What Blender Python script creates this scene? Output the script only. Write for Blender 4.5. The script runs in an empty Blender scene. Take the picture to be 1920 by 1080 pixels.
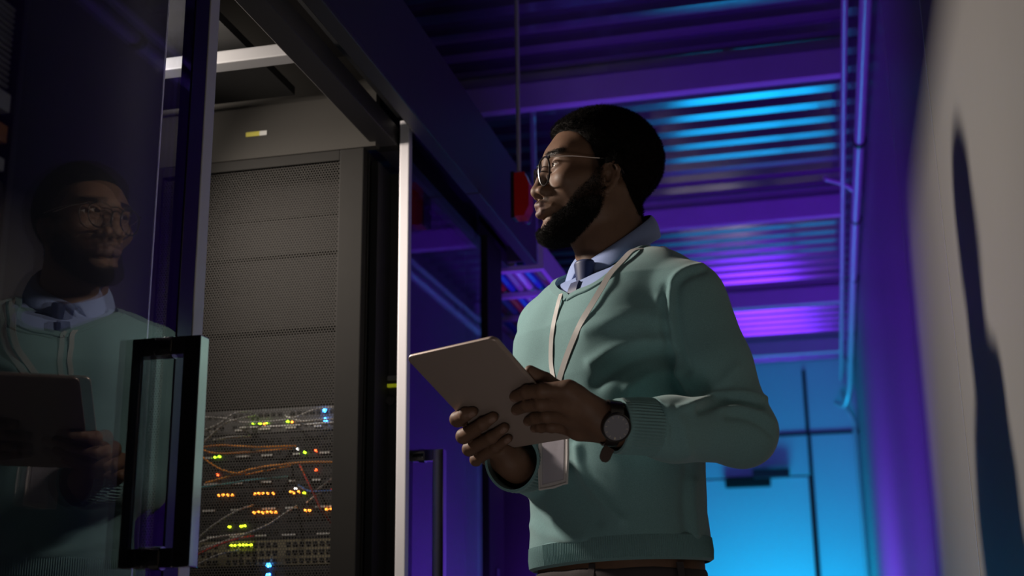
import bpy, bmesh, math, random
import numpy as np
from mathutils import Vector, Matrix
random.seed(7); np.random.seed(7)
SC = bpy.context.scene
COL = SC.collection
# ---------------------------------------------------------------- camera
F = 2400.0; RHO = math.radians(.7)
_x, _y = 612, -650
_xr = _x*math.cos(RHO)+_y*math.sin(RHO); _yr = -_x*math.sin(RHO)+_y*math.cos(RHO)
PITCH = math.atan(-_yr/F); YAW = math.atan(_xr*math.cos(PITCH)/F)
CAM = np.array([0, 0, .95])
cf = np.array([-math.sin(YAW)*math.cos(PITCH), math.cos(YAW)*math.cos(PITCH), math.sin(PITCH)])
_r = np.array([math.cos(YAW), math.sin(YAW), 0.]); _u = np.cross(_r, cf)
cr = _r*math.cos(RHO)-_u*math.sin(RHO); cu = _u*math.cos(RHO)+_r*math.sin(RHO)
cam = bpy.data.objects.new('camera', bpy.data.cameras.new('camera'))
cam.matrix_world = Matrix(((cr[0], cu[0], -cf[0], CAM[0]), (cr[1], cu[1], -cf[1], CAM[1]), (cr[2], cu[2], -cf[2], CAM[2]), (0, 0, 0, 1)))
cam.data.sensor_width = 36; cam.data.lens = 36*F/1920; cam.data.clip_start = .05
cam.data.dof.use_dof = True; cam.data.dof.focus_distance = 2.13; cam.data.dof.aperture_fstop = 4.0
COL.objects.link(cam); SC.camera = cam
def ray(x, y):
    d = cf*F+cr*(x-960)+cu*(540-y); return d/np.linalg.norm(d)
def atY(x, y, Y): d = ray(x, y); return CAM+d*(Y-CAM[1])/d[1]
def atX(x, y, X): d = ray(x, y); return CAM+d*(X-CAM[0])/d[0]
def atZ(x, y, Z): d = ray(x, y); return CAM+d*(Z-CAM[2])/d[2]
# ---------------------------------------------------------------- light and exposure
SC.view_settings.view_transform = 'Standard'; SC.view_settings.look = 'None'
SC.view_settings.gamma = 1; SC.view_settings.exposure = 0; SC.view_settings.use_curve_mapping = False
w = bpy.data.worlds.new('room_dark'); SC.world = w; w.use_nodes = True
w.node_tree.nodes['Background'].inputs[0].default_value = (.03, .025, .05, 1)
w.node_tree.nodes['Background'].inputs[1].default_value = .25
def area(name, loc, target, size, power, color, spread=math.pi, sy=None):
    l = bpy.data.lights.new(name, 'AREA'); l.energy = power; l.color = color
    l.shape = 'RECTANGLE'; l.size = size; l.size_y = sy or size; l.spread = spread
    o = bpy.data.objects.new(name, l); COL.objects.link(o); o.location = loc
    o.rotation_euler = (Vector(target)-Vector(loc)).to_track_quat('-Z', 'Y').to_euler()
    return o
WARM = (1, .88, .76); PURPLE = (.20, .03, 1); CYAN = (0, .55, 1)
area('aisle_lamp', (-1.58, 2.08, 2.06), (-.35, 2.05, 1.45), .14, 14, WARM, math.radians(128))
area('added_fill_light', (-.45, .45, .35), (-.38, 2.0, 1.45), .5, .27, (1, .92, .86), math.radians(48))  # added fill, no fixture here: lifts the tablet back and near sleeve
area('added_pool_light', (-1.46, 2.36, 2.17), (-1.30, 2.55, 2.08), .08, .9, WARM)  # extra light added to make the bright pool on the panel above the rack
area('purple_lamp', (-.45, 4.0, .3), (.0, 5.8, 2.6), .9, 36, PURPLE, math.radians(140), sy=2.2)
area('purple_floor_lamp', (-.5, 6.2, .15), (.26, 6.4, .75), 2.2, 55, PURPLE, math.radians(110), sy=1.2)
area('cyan_lamp', (-.38, 8.7, .15), (-.38, 9.5, 1.1), .9, 56, CYAN)
area('cyan_panel_lamp', (-.36, 9.45, .55), (-.36, 8.0, 1.2), 1.0, 5, CYAN, sy=.8)
# ---------------------------------------------------------------- helpers
def mat(name, color=(.5, .5, .5), rough=.6, metal=0., spec=.5, emit=None, estr=0., bump=None, noise=None, aniso=None):
    m = bpy.data.materials.new(name); m.use_nodes = True
    nt = m.node_tree; b = nt.nodes['Principled BSDF']
    b.inputs['Base Color'].default_value = (*color, 1); b.inputs['Roughness'].default_value = rough
    b.inputs['Metallic'].default_value = metal; b.inputs['Specular IOR Level'].default_value = spec
    if emit: b.inputs['Emission Color'].default_value = (*emit, 1); b.inputs['Emission Strength'].default_value = estr
    tc = nt.nodes.new('ShaderNodeTexCoord')
    if noise:                       # (scale, amount): slight mottling of the colour
        n = nt.nodes.new('ShaderNodeTexNoise'); n.inputs['Scale'].default_value = noise[0]; n.inputs['Detail'].default_value = 6
        nt.links.new(tc.outputs['Object'], n.inputs['Vector'])
        mx = nt.nodes.new('ShaderNodeMix'); mx.data_type = 'RGBA'
        mx.inputs[6].default_value = (*[c*(1-noise[1]) for c in color], 1); mx.inputs[7].default_value = (*[min(1, c*(1+noise[1])) for c in color], 1)
        nt.links.new(n.outputs['Fac'], mx.inputs[0]); nt.links.new(mx.outputs[2], b.inputs['Base Color'])
    if bump:                        # (scale, strength, distance)
        n = nt.nodes.new('ShaderNodeTexNoise'); n.inputs['Scale'].default_value = bump[0]; n.inputs['Detail'].default_value = 5
        nt.links.new(tc.outputs['Object'], n.inputs['Vector'])
        bp = nt.nodes.new('ShaderNodeBump'); bp.inputs['Strength'].default_value = bump[1]; bp.inputs['Distance'].default_value = bump[2]
        nt.links.new(n.outputs['Fac'], bp.inputs['Height']); nt.links.new(bp.outputs[0], b.inputs['Normal'])
    return m
M = {}
M['wall'] = mat('grey wall paint', (.275, .268, .257), .55, noise=(3, .06), bump=(60, .12, .002))
M['floor'] = mat('grey floor', (.25, .25, .26), .35, noise=(6, .1))
M['deck'] = mat('galvanised deck', (.40, .38, .46), .15, .85, noise=(5, .1), bump=(14, .05, .003))
M['beam'] = mat('galvanised beam', (.5, .5, .52), .6, .0, .2, noise=(8, .08), bump=(20, .05, .003))
M['pipe'] = mat('conduit', (.6, .6, .62), .35, .3)
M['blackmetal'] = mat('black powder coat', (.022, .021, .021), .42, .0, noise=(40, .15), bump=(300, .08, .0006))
M['darkmetal'] = mat('dark grey metal', (.020, .019, .018), .6, .0, .12, noise=(30, .1), bump=(260, .08, .0006))
M['fascia'] = mat('fascia metal', (.05, .047, .05), .5, .2, noise=(30, .1), bump=(220, .1, .0006))
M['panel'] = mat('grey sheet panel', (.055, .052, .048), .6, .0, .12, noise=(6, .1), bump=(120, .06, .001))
M['alu'] = mat('aluminium edge', (.72, .72, .75), .35, .6)
M['edge'] = mat('brushed edge strip', (.80, .78, .82), .5, .15)
M['profile'] = mat('dark glossy profile', (.03, .026, .045), .2, .3)
M['chrome'] = mat('polished steel', (.55, .52, .50), .14, 1.)
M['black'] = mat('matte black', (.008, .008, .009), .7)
M['whiteplastic'] = mat('white plastic', (.7, .7, .68), .4)
M['redplastic'] = mat('red beacon lens', (.30, .008, .006), .3, emit=(1, .02, .01), estr=.02)
M['bluesheet'] = mat('painted end wall', (.55, .6, .65), .5, noise=(2, .06))
M['doorpaint'] = mat('painted steel door', (.62, .66, .7), .4, noise=(2, .04))
M['seam'] = mat('dark seam', (.02, .02, .025), .6)
def glass_mat(name, ior, tint=(1, 1, 1), rough=.0):
    m = bpy.data.materials.new(name); m.use_nodes = True; nt = m.node_tree
    nt.nodes.remove(nt.nodes['Principled BSDF']); out = nt.nodes['Material Output']
    fr = nt.nodes.new('ShaderNodeFresnel')
    ge = nt.nodes.new('ShaderNodeNewGeometry'); mi = nt.nodes.new('ShaderNodeMix')       # same index seen from either face
    mi.inputs[2].default_value = ior; mi.inputs[3].default_value = 1/ior
    nt.links.new(ge.outputs['Backfacing'], mi.inputs[0]); nt.links.new(mi.outputs[0], fr.inputs[0])
    tr = nt.nodes.new('ShaderNodeBsdfTransparent'); tr.inputs[0].default_value = (*tint, 1)
    gl = nt.nodes.new('ShaderNodeBsdfGlossy'); gl.inputs['Roughness'].default_value = rough; gl.inputs[0].default_value = (1, 1, 1, 1)
    mx = nt.nodes.new('ShaderNodeMixShader')
    nt.links.new(fr.outputs[0], mx.inputs[0]); nt.links.new(tr.outputs[0], mx.inputs[1]); nt.links.new(gl.outputs[0], mx.inputs[2])
    nt.links.new(mx.outputs[0], out.inputs[0]); return m
M['glass'] = glass_mat('door glass', 1.42, (.82, .84, .88))
M['lens'] = glass_mat('spectacle lens', 1.5, (.96, .97, .98))
M['clear'] = glass_mat('clear plastic', 1.35, (.9, .9, .92), .1)

def link(name, me, material, parent=None):
    o = bpy.data.objects.new(name, me); COL.objects.link(o)
    if material is not None: me.materials.append(material)
    if parent is not None: o.parent = parent
    return o
def inv(o, parent):
    if parent is not None:
        o.parent = parent
        o.matrix_parent_inverse = PW[parent.name].inverted()
PW = {}
def empty(name, loc):
    o = bpy.data.objects.new(name, None); COL.objects.link(o); o.location = loc; o.empty_display_size = .05
    PW[o.name] = Matrix.Translation(loc); return o
def tag(o, label, cat, group=None, kind=None):
    if label: o['label'] = label
    if cat: o['category'] = cat
    if group: o['group'] = group
    if kind: o['kind'] = kind
    return o
def thing(name, label, cat, loc, group=None): return tag(empty(name, loc), label, cat, group)
class MB:
    """collects shapes given in world coordinates; build() links ONE mesh"""
    def __init__(s): s.bm = bmesh.new()
    def box(s, lo, hi, bevel=0):
        lo, hi = np.minimum(lo, hi), np.maximum(lo, hi)
        r = bmesh.ops.create_cube(s.bm, size=1)['verts']
        for v in r: v.co = Vector([(lo[i]+hi[i])/2+v.co[i]*(hi[i]-lo[i]) for i in range(3)])
        if bevel:
            es = list({e for v in r for e in v.link_edges})
            bmesh.ops.bevel(s.bm, geom=es, offset=bevel, segments=2, affect='EDGES', profile=.6)
        return s
    def prism(s, pts, vec):          # polygon (3d points) extruded by vec
        vec = Vector(vec); a = [s.bm.verts.new(Vector(p)) for p in pts]; b = [s.bm.verts.new(Vector(p)+vec) for p in pts]
        n = len(a); s.bm.faces.new(a[::-1]); s.bm.faces.new(b)
        for i in range(n): s.bm.faces.new((a[i], a[(i+1) % n], b[(i+1) % n], b[i]))
        return s
    def tube(s, pts, r, seg=10, cap=True, flat=None, closed=False):
        pts = [Vector(p) for p in pts]; n = len(pts); rings = []
        up = None
        for i, p in enumerate(pts):
            if closed: t = (pts[(i+1) % n]-pts[i-1]).normalized()
            else: t = (pts[min(i+1, n-1)]-pts[max(i-1, 0)]).normalized()
            if up is None:
                up = t.orthogonal().normalized()
                if flat is not None: up = (Vector(flat)-t*t.dot(Vector(flat))).normalized()
            else:
                if flat is not None and not closed: up = Vector(flat) if False else up
                up = (up-t*t.dot(up)).normalized()
            sd = t.cross(up); rr = r[i] if hasattr(r, '__len__') else r
            rings.append([s.bm.verts.new(p+(up*math.cos(a)+sd*math.sin(a))*rr) for a in [2*math.pi*k/seg for k in range(seg)]])
        m = n if closed else n-1
        for i in range(m):
            A, B = rings[i], rings[(i+1) % n]
            for k in range(seg): s.bm.faces.new((A[k], A[(k+1) % seg], B[(k+1) % seg], B[k]))
        if cap and not closed: s.bm.faces.new(rings[0][::-1]); s.bm.faces.new(rings[-1])
        return s
    def ribbon(s, pts, widths, thick, normals):   # flat strap along pts
        rings = []
        n = len(pts); P_ = [Vector(p) for p in pts]
        for i, p in enumerate(P_):
            t = (P_[min(i+1, n-1)]-P_[max(i-1, 0)]).normalized()
            nn = Vector(normals[i]); nn = (nn-t*t.dot(nn)).normalized(); sd = t.cross(nn)
            wd = widths[i]/2 if hasattr(widths, '__len__') else widths/2
            rings.append([s.bm.verts.new(p+sd*a*wd+nn*b*thick/2) for a, b in ((-1, -1), (1, -1), (1, 1), (-1, 1))])
        for i in range(n-1):
            for k in range(4): s.bm.faces.new((rings[i][k], rings[i][(k+1) % 4], rings[i+1][(k+1) % 4], rings[i+1][k]))
        s.bm.faces.new(rings[0][::-1]); s.bm.faces.new(rings[-1]); return s
    def cyl(s, a, b, r, seg=20): return s.tube([a, b], r, seg)
    def ball(s, c, r, seg=10, sc=(1, 1, 1)):
        v = bmesh.ops.create_uvsphere(s.bm, u_segments=seg*2, v_segments=seg, radius=1)['verts']
        for q in v: q.co = Vector([c[i]+q.co[i]*r*sc[i] for i in range(3)])
        return s
    def build(s, name, material, parent=None, smooth=False):
        bmesh.ops.recalc_face_normals(s.bm, faces=s.bm.faces)
        me = bpy.data.meshes.new(name); s.bm.to_mesh(me); s.bm.free()
        if smooth:
            me.polygons.foreach_set('use_smooth', [True]*len(me.polygons))
            try: me.set_sharp_from_angle(angle=math.radians(40))
            except Exception: pass
        o = bpy.data.objects.new(name, me); COL.objects.link(o); me.materials.append(material)
        if parent is not None:
            o.parent = parent
            base = Vector((0, 0, 0)); q = parent
            while q is not None: base += q.location; q = q.parent
            me.transform(Matrix.Translation(-base))
        return o
    def alone(s, name, material, label, cat, group=None, smooth=False, kind=None):
        o = s.build(name, material, None, smooth)
        if kind is None:
            # origin at the thing's base centre
            v = np.empty(len(o.data.vertices)*3); o.data.vertices.foreach_get('co', v); v = v.reshape(-1, 3)
            c = Vector(((v[:, 0].min()+v[:, 0].max())/2, (v[:, 1].min()+v[:, 1].max())/2, v[:, 2].min()))
            o.data.transform(Matrix.Translation(-c)); o.location = c
        return tag(o, label, cat, group, kind)
def struct(name, mb, material, smooth=False, parent=None):
    o = mb.build(name, material, parent, smooth)
    if parent is None: o['kind'] = 'structure'
    return o
def catmull(pts, n=8):
    P_ = [np.array(p, float) for p in pts]; P_ = [2*P_[0]-P_[1]]+P_+[2*P_[-1]-P_[-2]]; out = []
    for i in range(1, len(P_)-2):
        for k in range(n):
            t = k/n; a, b, c, d = P_[i-1:i+3]
            out.append(.5*((2*b)+(-a+c)*t+(2*a-5*b+4*c-d)*t*t+(-a+3*b-3*c+d)*t**3))
    out.append(P_[-2]); return out

# ================================================================ THE ROOM
XR = .255; YE = 9.55; ZC = 2.90; XL = -3.2; YB = -1.5
GX = -.87                      # plane of the sliding doors
struct('floor', MB().box((XL, YB, -.1), (XR+.1, YE+.1, 0)), M['floor'])
# corrugated deck ceiling, flutes across the corridor
prof = []; y = YB; pitch = .15
while y < YE+.1:
    prof += [(y, ZC), (y+.062, ZC), (y+.08, ZC+.045), (y+.132, ZC+.045)]; y += pitch
mb = MB()
vs = [[mb.bm.verts.new((x, a, b)) for a, b in prof] for x in (XL-.1, XR+.1)]
top = [[mb.bm.verts.new((x, a, ZC+.09)) for a in (prof[0][0], prof[-1][0])] for x in (XL-.1, XR+.1)]
for i in range(len(prof)-1): mb.bm.faces.new((vs[0][i], vs[1][i], vs[1][i+1], vs[0][i+1]))
mb.bm.faces.new((top[0][0], top[0][1], top[1][1], top[1][0]))
struct('ceiling', mb, M['deck'])
struct('wall_right', MB().box((XR, YB-.1, 0), (XR+.1, YE+.1, ZC+.1)), M['wall'])
struct('wall_left', MB().box((XL-.1, YB-.1, 0), (XL, YE+.1, ZC+.1)), M['blackmetal'])
struct('wall_back', MB().box((XL, YB-.1, 0), (XR, YB, ZC+.1)), M['blackmetal'])
# end wall with a recessed door
dp = atY(1507, 704, YE); DX1 = atY(1527, 960, YE)[0]; DX0 = DX1-1.0; DZ = atY(1440, 892, YE)[2]
struct('wall_end', MB().box((XL, YE, 0), (DX0, YE+.1, ZC+.1)).box((DX1, YE, 0), (XR, YE+.1, ZC+.1)).box((DX0, YE, DZ), (DX1, YE+.1, ZC+.1)), M['bluesheet'])
zs = atY(1550, 812, YE)[2]
struct('trim_1', MB().box((XL, YE-.012, zs-.010), (XR, YE, zs+.010)).box((DX1-.013, YE-.012, 0), (DX1+.013, YE, zs-.012)).box((dp[0]-.013, YE-.012, zs+.012), (dp[0]+.013, YE, ZC-.06)), M['seam'])
door = empty('door_1', (DX0/2+DX1/2, YE+.05, 0)); door['kind'] = 'structure'
MB().box((DX0+.01, YE+.02, .01), (DX1-.025, YE+.07, DZ-.015), .004).build('door_leaf', M['doorpaint'], door)
MB().box((DX0+.08, YE-.02, 1.0), (DX0+.11, YE+.02, 1.14), .004).build('door_handle', M['chrome'], door)
c0 = atY(1360, 905, YE-.05); c1 = atY(1475, 885, YE-.05)
t = MB().box((c0[0], YE-.06, c0[2]-.035), (c1[0]-.12, YE+.02, c0[2]+.03), .006)
t.build('door_closer', M['darkmetal'], door)
MB().box((c1[0]-.24, YE-.1, c1[2]-.04), (c1[0]+.02, YE-.03, c1[2]+.02), .006).build('closer_arm', M['blackmetal'], door)
# joints of the boards on the right wall: thin recessed dark strips with bright edge
def jointline(name, a, b):
    pa, pb = atX(*a, XR), atX(*b, XR); Y = (pa[1]+pb[1])/2
    struct(name, MB().box((XR-.0015, Y-.0025, 0), (XR+.001, Y+.0025, ZC)), M['alu'])
jointline('trim_2', (1738, 60), (1828, 1040))
jointline('trim_3', (1668, 110), (1746, 1040))
# I-beams under the deck
for i, (px, py) in enumerate([(1370, 160), (1390, 417), (1440, 574), (1480, 664)]):
    z0 = ZC-.15; Y = atZ(px, py, z0)[1]; mb = MB()
    mb.box((XL, Y, z0), (XR-.085, Y+.045, z0+.095), .004)
    for k in range(8): mb.box((XL+.2+k*.46, Y+.035, z0+.09), (XL+.23+k*.46, Y+.045, ZC-.001))
    mb.box((XL, Y+.036, z0+.09), (XR-.085, Y+.044, ZC-.002))
    mb.alone('ceiling_beam', M['beam'], ['steel ceiling beam nearest the man, above his head', 'second steel ceiling beam away, level with the nape of his neck',
             'third steel ceiling beam away, beside his shoulder, half purple half blue', 'farthest steel ceiling beam, blue, just in front of the end wall'][i], 'beam', 'steel beams under the corrugated ceiling')
# deck fasteners and short hangers
# conduit along the top of the right wall
def wp(x, y, X): return atX(x, y, X)
cz = ZC-.175; cx = XR-.042
t = thing('conduit_pipe', 'thick conduit pipe running along top of right wall, bending down at far end', 'pipe', (cx, 5, cz-.02))
pts = [(cx, 1.5, cz), (cx, 4.2, cz), (cx-.004, 6, cz-.005), (cx, 8.2, cz-.01), (cx, 9.0, cz-.03), (cx-.01, 9.25, cz-.1), (cx-.05, 9.36, cz-.19), (cx-.11, 9.42, cz-.16)]
MB().tube(catmull(pts, 8), .019, 12).build('pipe_run', M['pipe'], t, True)
for Y in (3.2, 4.65, 5.6, 6.6, 7.9, 8.7):
    MB().cyl((cx, Y-.015, cz), (cx, Y+.015, cz), .025, 16).build('pipe_clamp', M['blackmetal'], t)
MB().tube(catmull([(cx, 5.25, cz), (cx-.05, 5.15, cz+.01), (cx-.13, 5.08, cz+.02)], 5), .011, 10).build('branch_pipe', M['pipe'], t, True)
t = MB().tube([(XR-.10, 1.5, cz+.012), (XR-.10, 4.0, cz+.012), (XR-.10, 8.4, cz+.012), (XR-.10, 9.45, cz+.012)], .011, 10)
t.alone('thin_conduit', M['pipe'], 'thin conduit running beside the thick pipe along edge of ceiling', 'pipe', smooth=True)
q = [(cx-.06, 9.5, 2.66), (cx-.03, 9.48, 2.52), (cx+.01, 9.49, 2.42), (cx+.012, 9.5, 2.2), (cx+.012, 9.5, 0.)]
MB().tube(catmull(q, 6), .016, 10).alone('corner_pipe', M['pipe'], 'pipe dropping down the far corner beside the blue end wall', 'pipe', smooth=True)
# hanging drop pipe and red beacon
pa = atY(966, 90, 3.1); pb = atY(973, 322, 3.1)
t = thing('alarm_beacon', 'red alarm beacon hanging on a thin rod beside dark fascia, left of his nose', 'alarm', (pb[0], 3.1, pb[2]-.13))
c = atY(981, 366, 3.1)
MB().tube([(pb[0], 3.1, ZC-.02), (pb[0], 3.1, pb[2])], .006, 8).build('rod', M['pipe'], t, True)
mb = MB(); hw = .0195
mb.prism([(c[0]-hw, 3.08, c[2]+.058), (c[0]+hw*.4, 3.08, c[2]+.058), (c[0]+hw, 3.08, c[2]+.03), (c[0]+hw, 3.08, c[2]-.035), (c[0]+hw*.3, 3.08, c[2]-.062), (c[0]-hw, 3.08, c[2]-.062)], (0, .05, 0))
mb.build('beacon_lens', M['redplastic'], t)
MB().box((c[0]-hw-.012, 3.085, c[2]-.065), (c[0]-hw, 3.125, c[2]+.065), .003).build('back_plate', M['blackmetal'], t)
MB().ball((c[0]+.006, 3.102, c[2]-.066), .016, 8, (1, 1, .9)).build('sounder', M['clear'], t, True)

# ================================================================ CONTAINMENT: header, sliding doors
t = thing('door_header', 'long dark header beam over the sliding glass doors', 'header', (-.86, 2.0, 2.035))
FX = -.80; FZ0 = 2.05; FZ1 = 2.265; FY1 = 3.62
mb = MB().box((FX-.012, YB+.3, FZ0), (FX, FY1, FZ1)).box((FX-.30, YB+.3, FZ1-.012), (FX-.012, FY1, FZ1)).box((FX-.3, FY1-.012, FZ0), (FX-.012, FY1, FZ1-.012))
mb.build('fascia', M['fascia'], t)
MB().box((FX-.035, YB+.3, FZ0-.012), (FX+.001, 2.95, FZ0+.001), .003).box((FX-.035, 2.956, FZ0-.012), (FX+.001, FY1, FZ0+.001), .003).build('lower_lip', M['fascia'], t)
MB().box((GX-.075, YB+.3, FZ0-.016), (GX-.02, FY1, FZ0+.03), .002).build('inner_rail', M['fascia'], t)
MB().box((GX-.02, YB+.3, FZ0+.05), (FX-.035, FY1, FZ0+.06)).build('track', M['black'], t)

def leaf(name, label, y0, y1, near, group='sliding glass doors under the header'):
    t = thing(name, label, 'glass door', (GX, (y0+y1)/2, .02), group)
    zt = 2.085 if not near else 2.085
    zt = FZ0+.04
    MB().box((GX-.005, y0+.012, .03), (GX+.005, y1-(.03 if near else .01), zt)).build('glass_pane', M['glass'], t)
    if near:
        MB().box((GX-.012, y1-.072, .03), (GX+.0065, y1-.03, zt), .001).build('stile', M['profile'], t)
        MB().box((GX-.014, y1-.03, .03), (GX+.008, y1, zt), .002).build('edge_strip', M['edge'], t)
    else:
        MB().box((GX-.012, y0-.012, .03), (GX+.010, y0+.012, zt), .002).build('edge_strip', M['edge'], t)
        MB().box((GX-.012, y0+.012, .03), (GX-.0055, y0+.05, zt), .001).build('stile', M['profile'], t)
        MB().box((GX-.012, y1-.02, .03), (GX-.0055, y1+.012, zt), .001).build('rear_stile', M['profile'], t)
    hy = (y1-.085 if near else y0+.12)
    off = .044; z0, z1 = 1.045, 1.355; s = .0125
    hnd = MB().box((GX+off-s, hy-s, z0), (GX+off+s, hy+s, z1), .0015).build('handle', M['chrome'], t)
    for z in (z0+s, z1-s):
        MB().box((GX+.012, hy-s, z-s), (GX+off-s+.001, hy+s, z+s), .001).build('handle_bracket', M['chrome'], hnd if False else t)
        MB().cyl((GX-.012, hy, z), (GX+.012, hy, z), .0155, 20).build('bracket_collar', M['chrome'], t, True)
    MB().box((GX-off-s, hy-s, z0), (GX-off+s, hy+s, z1), .0015).build('inner_handle', M['chrome'], t)
    for z in (z0+s, z1-s):
        MB().box((GX-off+s-.001, hy-s, z-s), (GX-.012, hy+s, z+s), .001).build('handle_bracket', M['chrome'], t)
    return t
leaf('glass_door', 'open sliding glass door at left with the man mirrored in it', .995, 1.648, True)
leaf('glass_door', 'purple-lit sliding glass door behind the tablet, right of the opening', 2.585, 3.22, False)
# ================================================================ RACKS inside the aisle
RY = 2.55
def perf_mat():
    m = bpy.data.materials.new('perforated steel'); m.use_nodes = True; nt = m.node_tree
    b = nt.nodes['Principled BSDF']; b.inputs['Base Color'].default_value = (.050, .047, .044, 1)
    b.inputs['Roughness'].default_value = .6; b.inputs['Specular IOR Level'].default_value = .15
    N = nt.nodes.new; L = nt.links.new
    tc = N('ShaderNodeTexCoord'); sp = N('ShaderNodeSeparateXYZ'); L(tc.outputs['Object'], sp.inputs[0])
    def mt(op, a, b_=None, v=None):
        n = N('ShaderNodeMath'); n.operation = op
        if hasattr(a, 'links') or not isinstance(a, (int, float)): L(a, n.inputs[0])
        else: n.inputs[0].default_value = a
        if b_ is not None:
            if isinstance(b_, (int, float)): n.inputs[1].default_value = b_
            else: L(b_, n.inputs[1])
        return n.outputs[0]
    p = .0066
    def lattice(ox, oz):
        fx = mt('SUBTRACT', mt('FRACT', mt('ADD', mt('DIVIDE', sp.outputs[0], p), 1000+ox)), .5)
        fz = mt('MULTIPLY', mt('SUBTRACT', mt('FRACT', mt('ADD', mt('DIVIDE', sp.outputs[2], p*1.732), 1000+oz)), .5), 1.732)
        return mt('SQRT', mt('ADD', mt('MULTIPLY', fx, fx), mt('MULTIPLY', fz, fz)))
    d = mt('MINIMUM', lattice(0, 0), lattice(.5, .5))
    hole = mt('LESS_THAN', d, .41)
    tr = N('ShaderNodeBsdfTransparent'); mx = N('ShaderNodeMixShader')
    L(hole, mx.inputs[0]); L(b.outputs[0], mx.inputs[1]); L(tr.outputs[0], mx.inputs[2])
    L(mx.outputs[0], nt.nodes['Material Output'].inputs[0]); return m
M['perf'] = perf_mat()
X0, X1 = -1.475, -.955; PX0, PX1 = -1.452, -1.012; PZ = 1.995
rack = thing('server_rack', 'tall server rack with perforated door and cables glowing behind the mesh', 'server rack', ((X0+X1)/2, RY+.3, 0))
MB().box((X0, RY+.02, .02), (X0+.015, RY+.9, 2.02)).box((X1-.015, RY+.02, .02), (X1, RY+.9, 2.02)).box((X0+.015, RY+.02, 2.005), (X1-.015, RY+.9, 2.02)).box((X0+.015, RY+.88, .02), (X1-.015, RY+.9, 2.005)).box((X0+.015, RY+.02, 0.0), (X1-.015, RY+.88, .035)).build('cabinet', M['darkmetal'], rack)
dr = MB().box((X0, RY-.012, .06), (PX0, RY+.016, 2.02), .002).box((PX1, RY-.012, .06), (X1, RY+.016, 2.02), .002).box((PX0, RY-.012, PZ), (PX1, RY+.016, 2.02), .002).box((PX0, RY-.012, .06), (PX1, RY+.016, .12), .002).build('door', M['darkmetal'], rack)
o = MB().box((PX0-.002, RY-.004, .118), (PX1+.002, RY-.0035, PZ+.002)).build('perforated_panel', M['perf'], dr)
# plain wall above and the rest of the row, seen dark through the glass
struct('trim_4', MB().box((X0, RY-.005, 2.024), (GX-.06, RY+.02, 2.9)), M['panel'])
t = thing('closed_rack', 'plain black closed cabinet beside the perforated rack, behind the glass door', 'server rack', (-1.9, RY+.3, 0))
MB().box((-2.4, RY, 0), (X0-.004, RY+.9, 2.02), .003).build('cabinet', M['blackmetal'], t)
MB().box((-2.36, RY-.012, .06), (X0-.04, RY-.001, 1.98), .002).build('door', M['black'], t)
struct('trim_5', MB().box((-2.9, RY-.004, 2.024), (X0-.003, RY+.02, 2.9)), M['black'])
struct('wall_inner', MB().box((-2.9, -.4, 0), (-2.85, RY, 2.9)), M['black'])
ye = atX(297, 320, -.955)[1]
t = MB().box((-.975, .98, 0), (-.955, ye-.004, 2.03), .001)
t.alone('inner_side_panel', M['black'], 'black side panel close behind the left glass door, hiding the aisle', 'panel')
MB().box((-.976, ye-.004, 0), (-.954, ye, 2.03)).alone('panel_edge_trim', M['alu'], 'thin bright edge trim of the black panel behind the left glass', 'trim')
# side jamb between rack and door plane
t = thing('jamb_panel', 'dark jamb panel with yellow stripe between the rack and the far glass door', 'panel', (-.92, RY+.35, 0))
MB().box((X1+.004, RY+.03, 0), (X1+.02, RY+.9, 2.0)).box((X1+.02, RY+.12, 0), (GX-.02, RY+.14, 2.0)).build('panel', M['black'], t)
c = atY(727, 724, RY+.118)
MB().box((c[0]-.022, RY+.112, c[2]-.0035), (GX-.022, RY+.12, c[2]+.0035)).build('yellow_stripe', mat('yellow stripe', (.7, .75, .02), .5, emit=(.8, .9, .02), estr=.12), t)
MB().box((c[0]-.012, RY+.112, c[2]+.012), (c[0]+.02, RY+.1185, c[2]+.022)).build('grey_marking', mat('grey marking', (.12, .12, .12), .5), t)
MB().cyl((c[0]+.01, RY+.105, c[2]-.035), (c[0]+.01, RY+.12, c[2]-.035), .01, 16).build('lock', M['blackmetal'], t, True)
cc = atY(733, 275, RY+.06)
MB().box((cc[0]-.03, RY+.03, cc[2]-.012), (GX-.02, RY+.06, cc[2]+.014), .002).build('top_bracket', M['darkmetal'], t)
# sticker on the plain panel
c = atY(481, 251, RY-.005)
t = thing('warning_sticker', 'small yellow and white sticker on the panel above the perforated rack', 'sticker', (c[0], RY-.006, c[2]-.006))
MB().box((c[0]-.026, RY-.0065, c[2]-.0055), (c[0]+.008, RY-.005, c[2]+.0055)).build('yellow_part', mat('sticker yellow', (.55, .5, .06), .5), t)
MB().box((c[0]+.008, RY-.0065, c[2]-.0055), (c[0]+.026, RY-.005, c[2]+.0055)).build('white_part', M['whiteplastic'], t)
# strip under the aisle roof
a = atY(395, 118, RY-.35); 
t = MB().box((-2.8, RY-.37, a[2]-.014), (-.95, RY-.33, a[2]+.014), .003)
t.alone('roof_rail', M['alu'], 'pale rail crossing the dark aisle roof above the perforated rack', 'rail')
struct('trim_6', MB().box((-2.85, YB+.3, a[2]+.05), (FX-.31, RY-.05, a[2]+.07)), M['black'])

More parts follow.
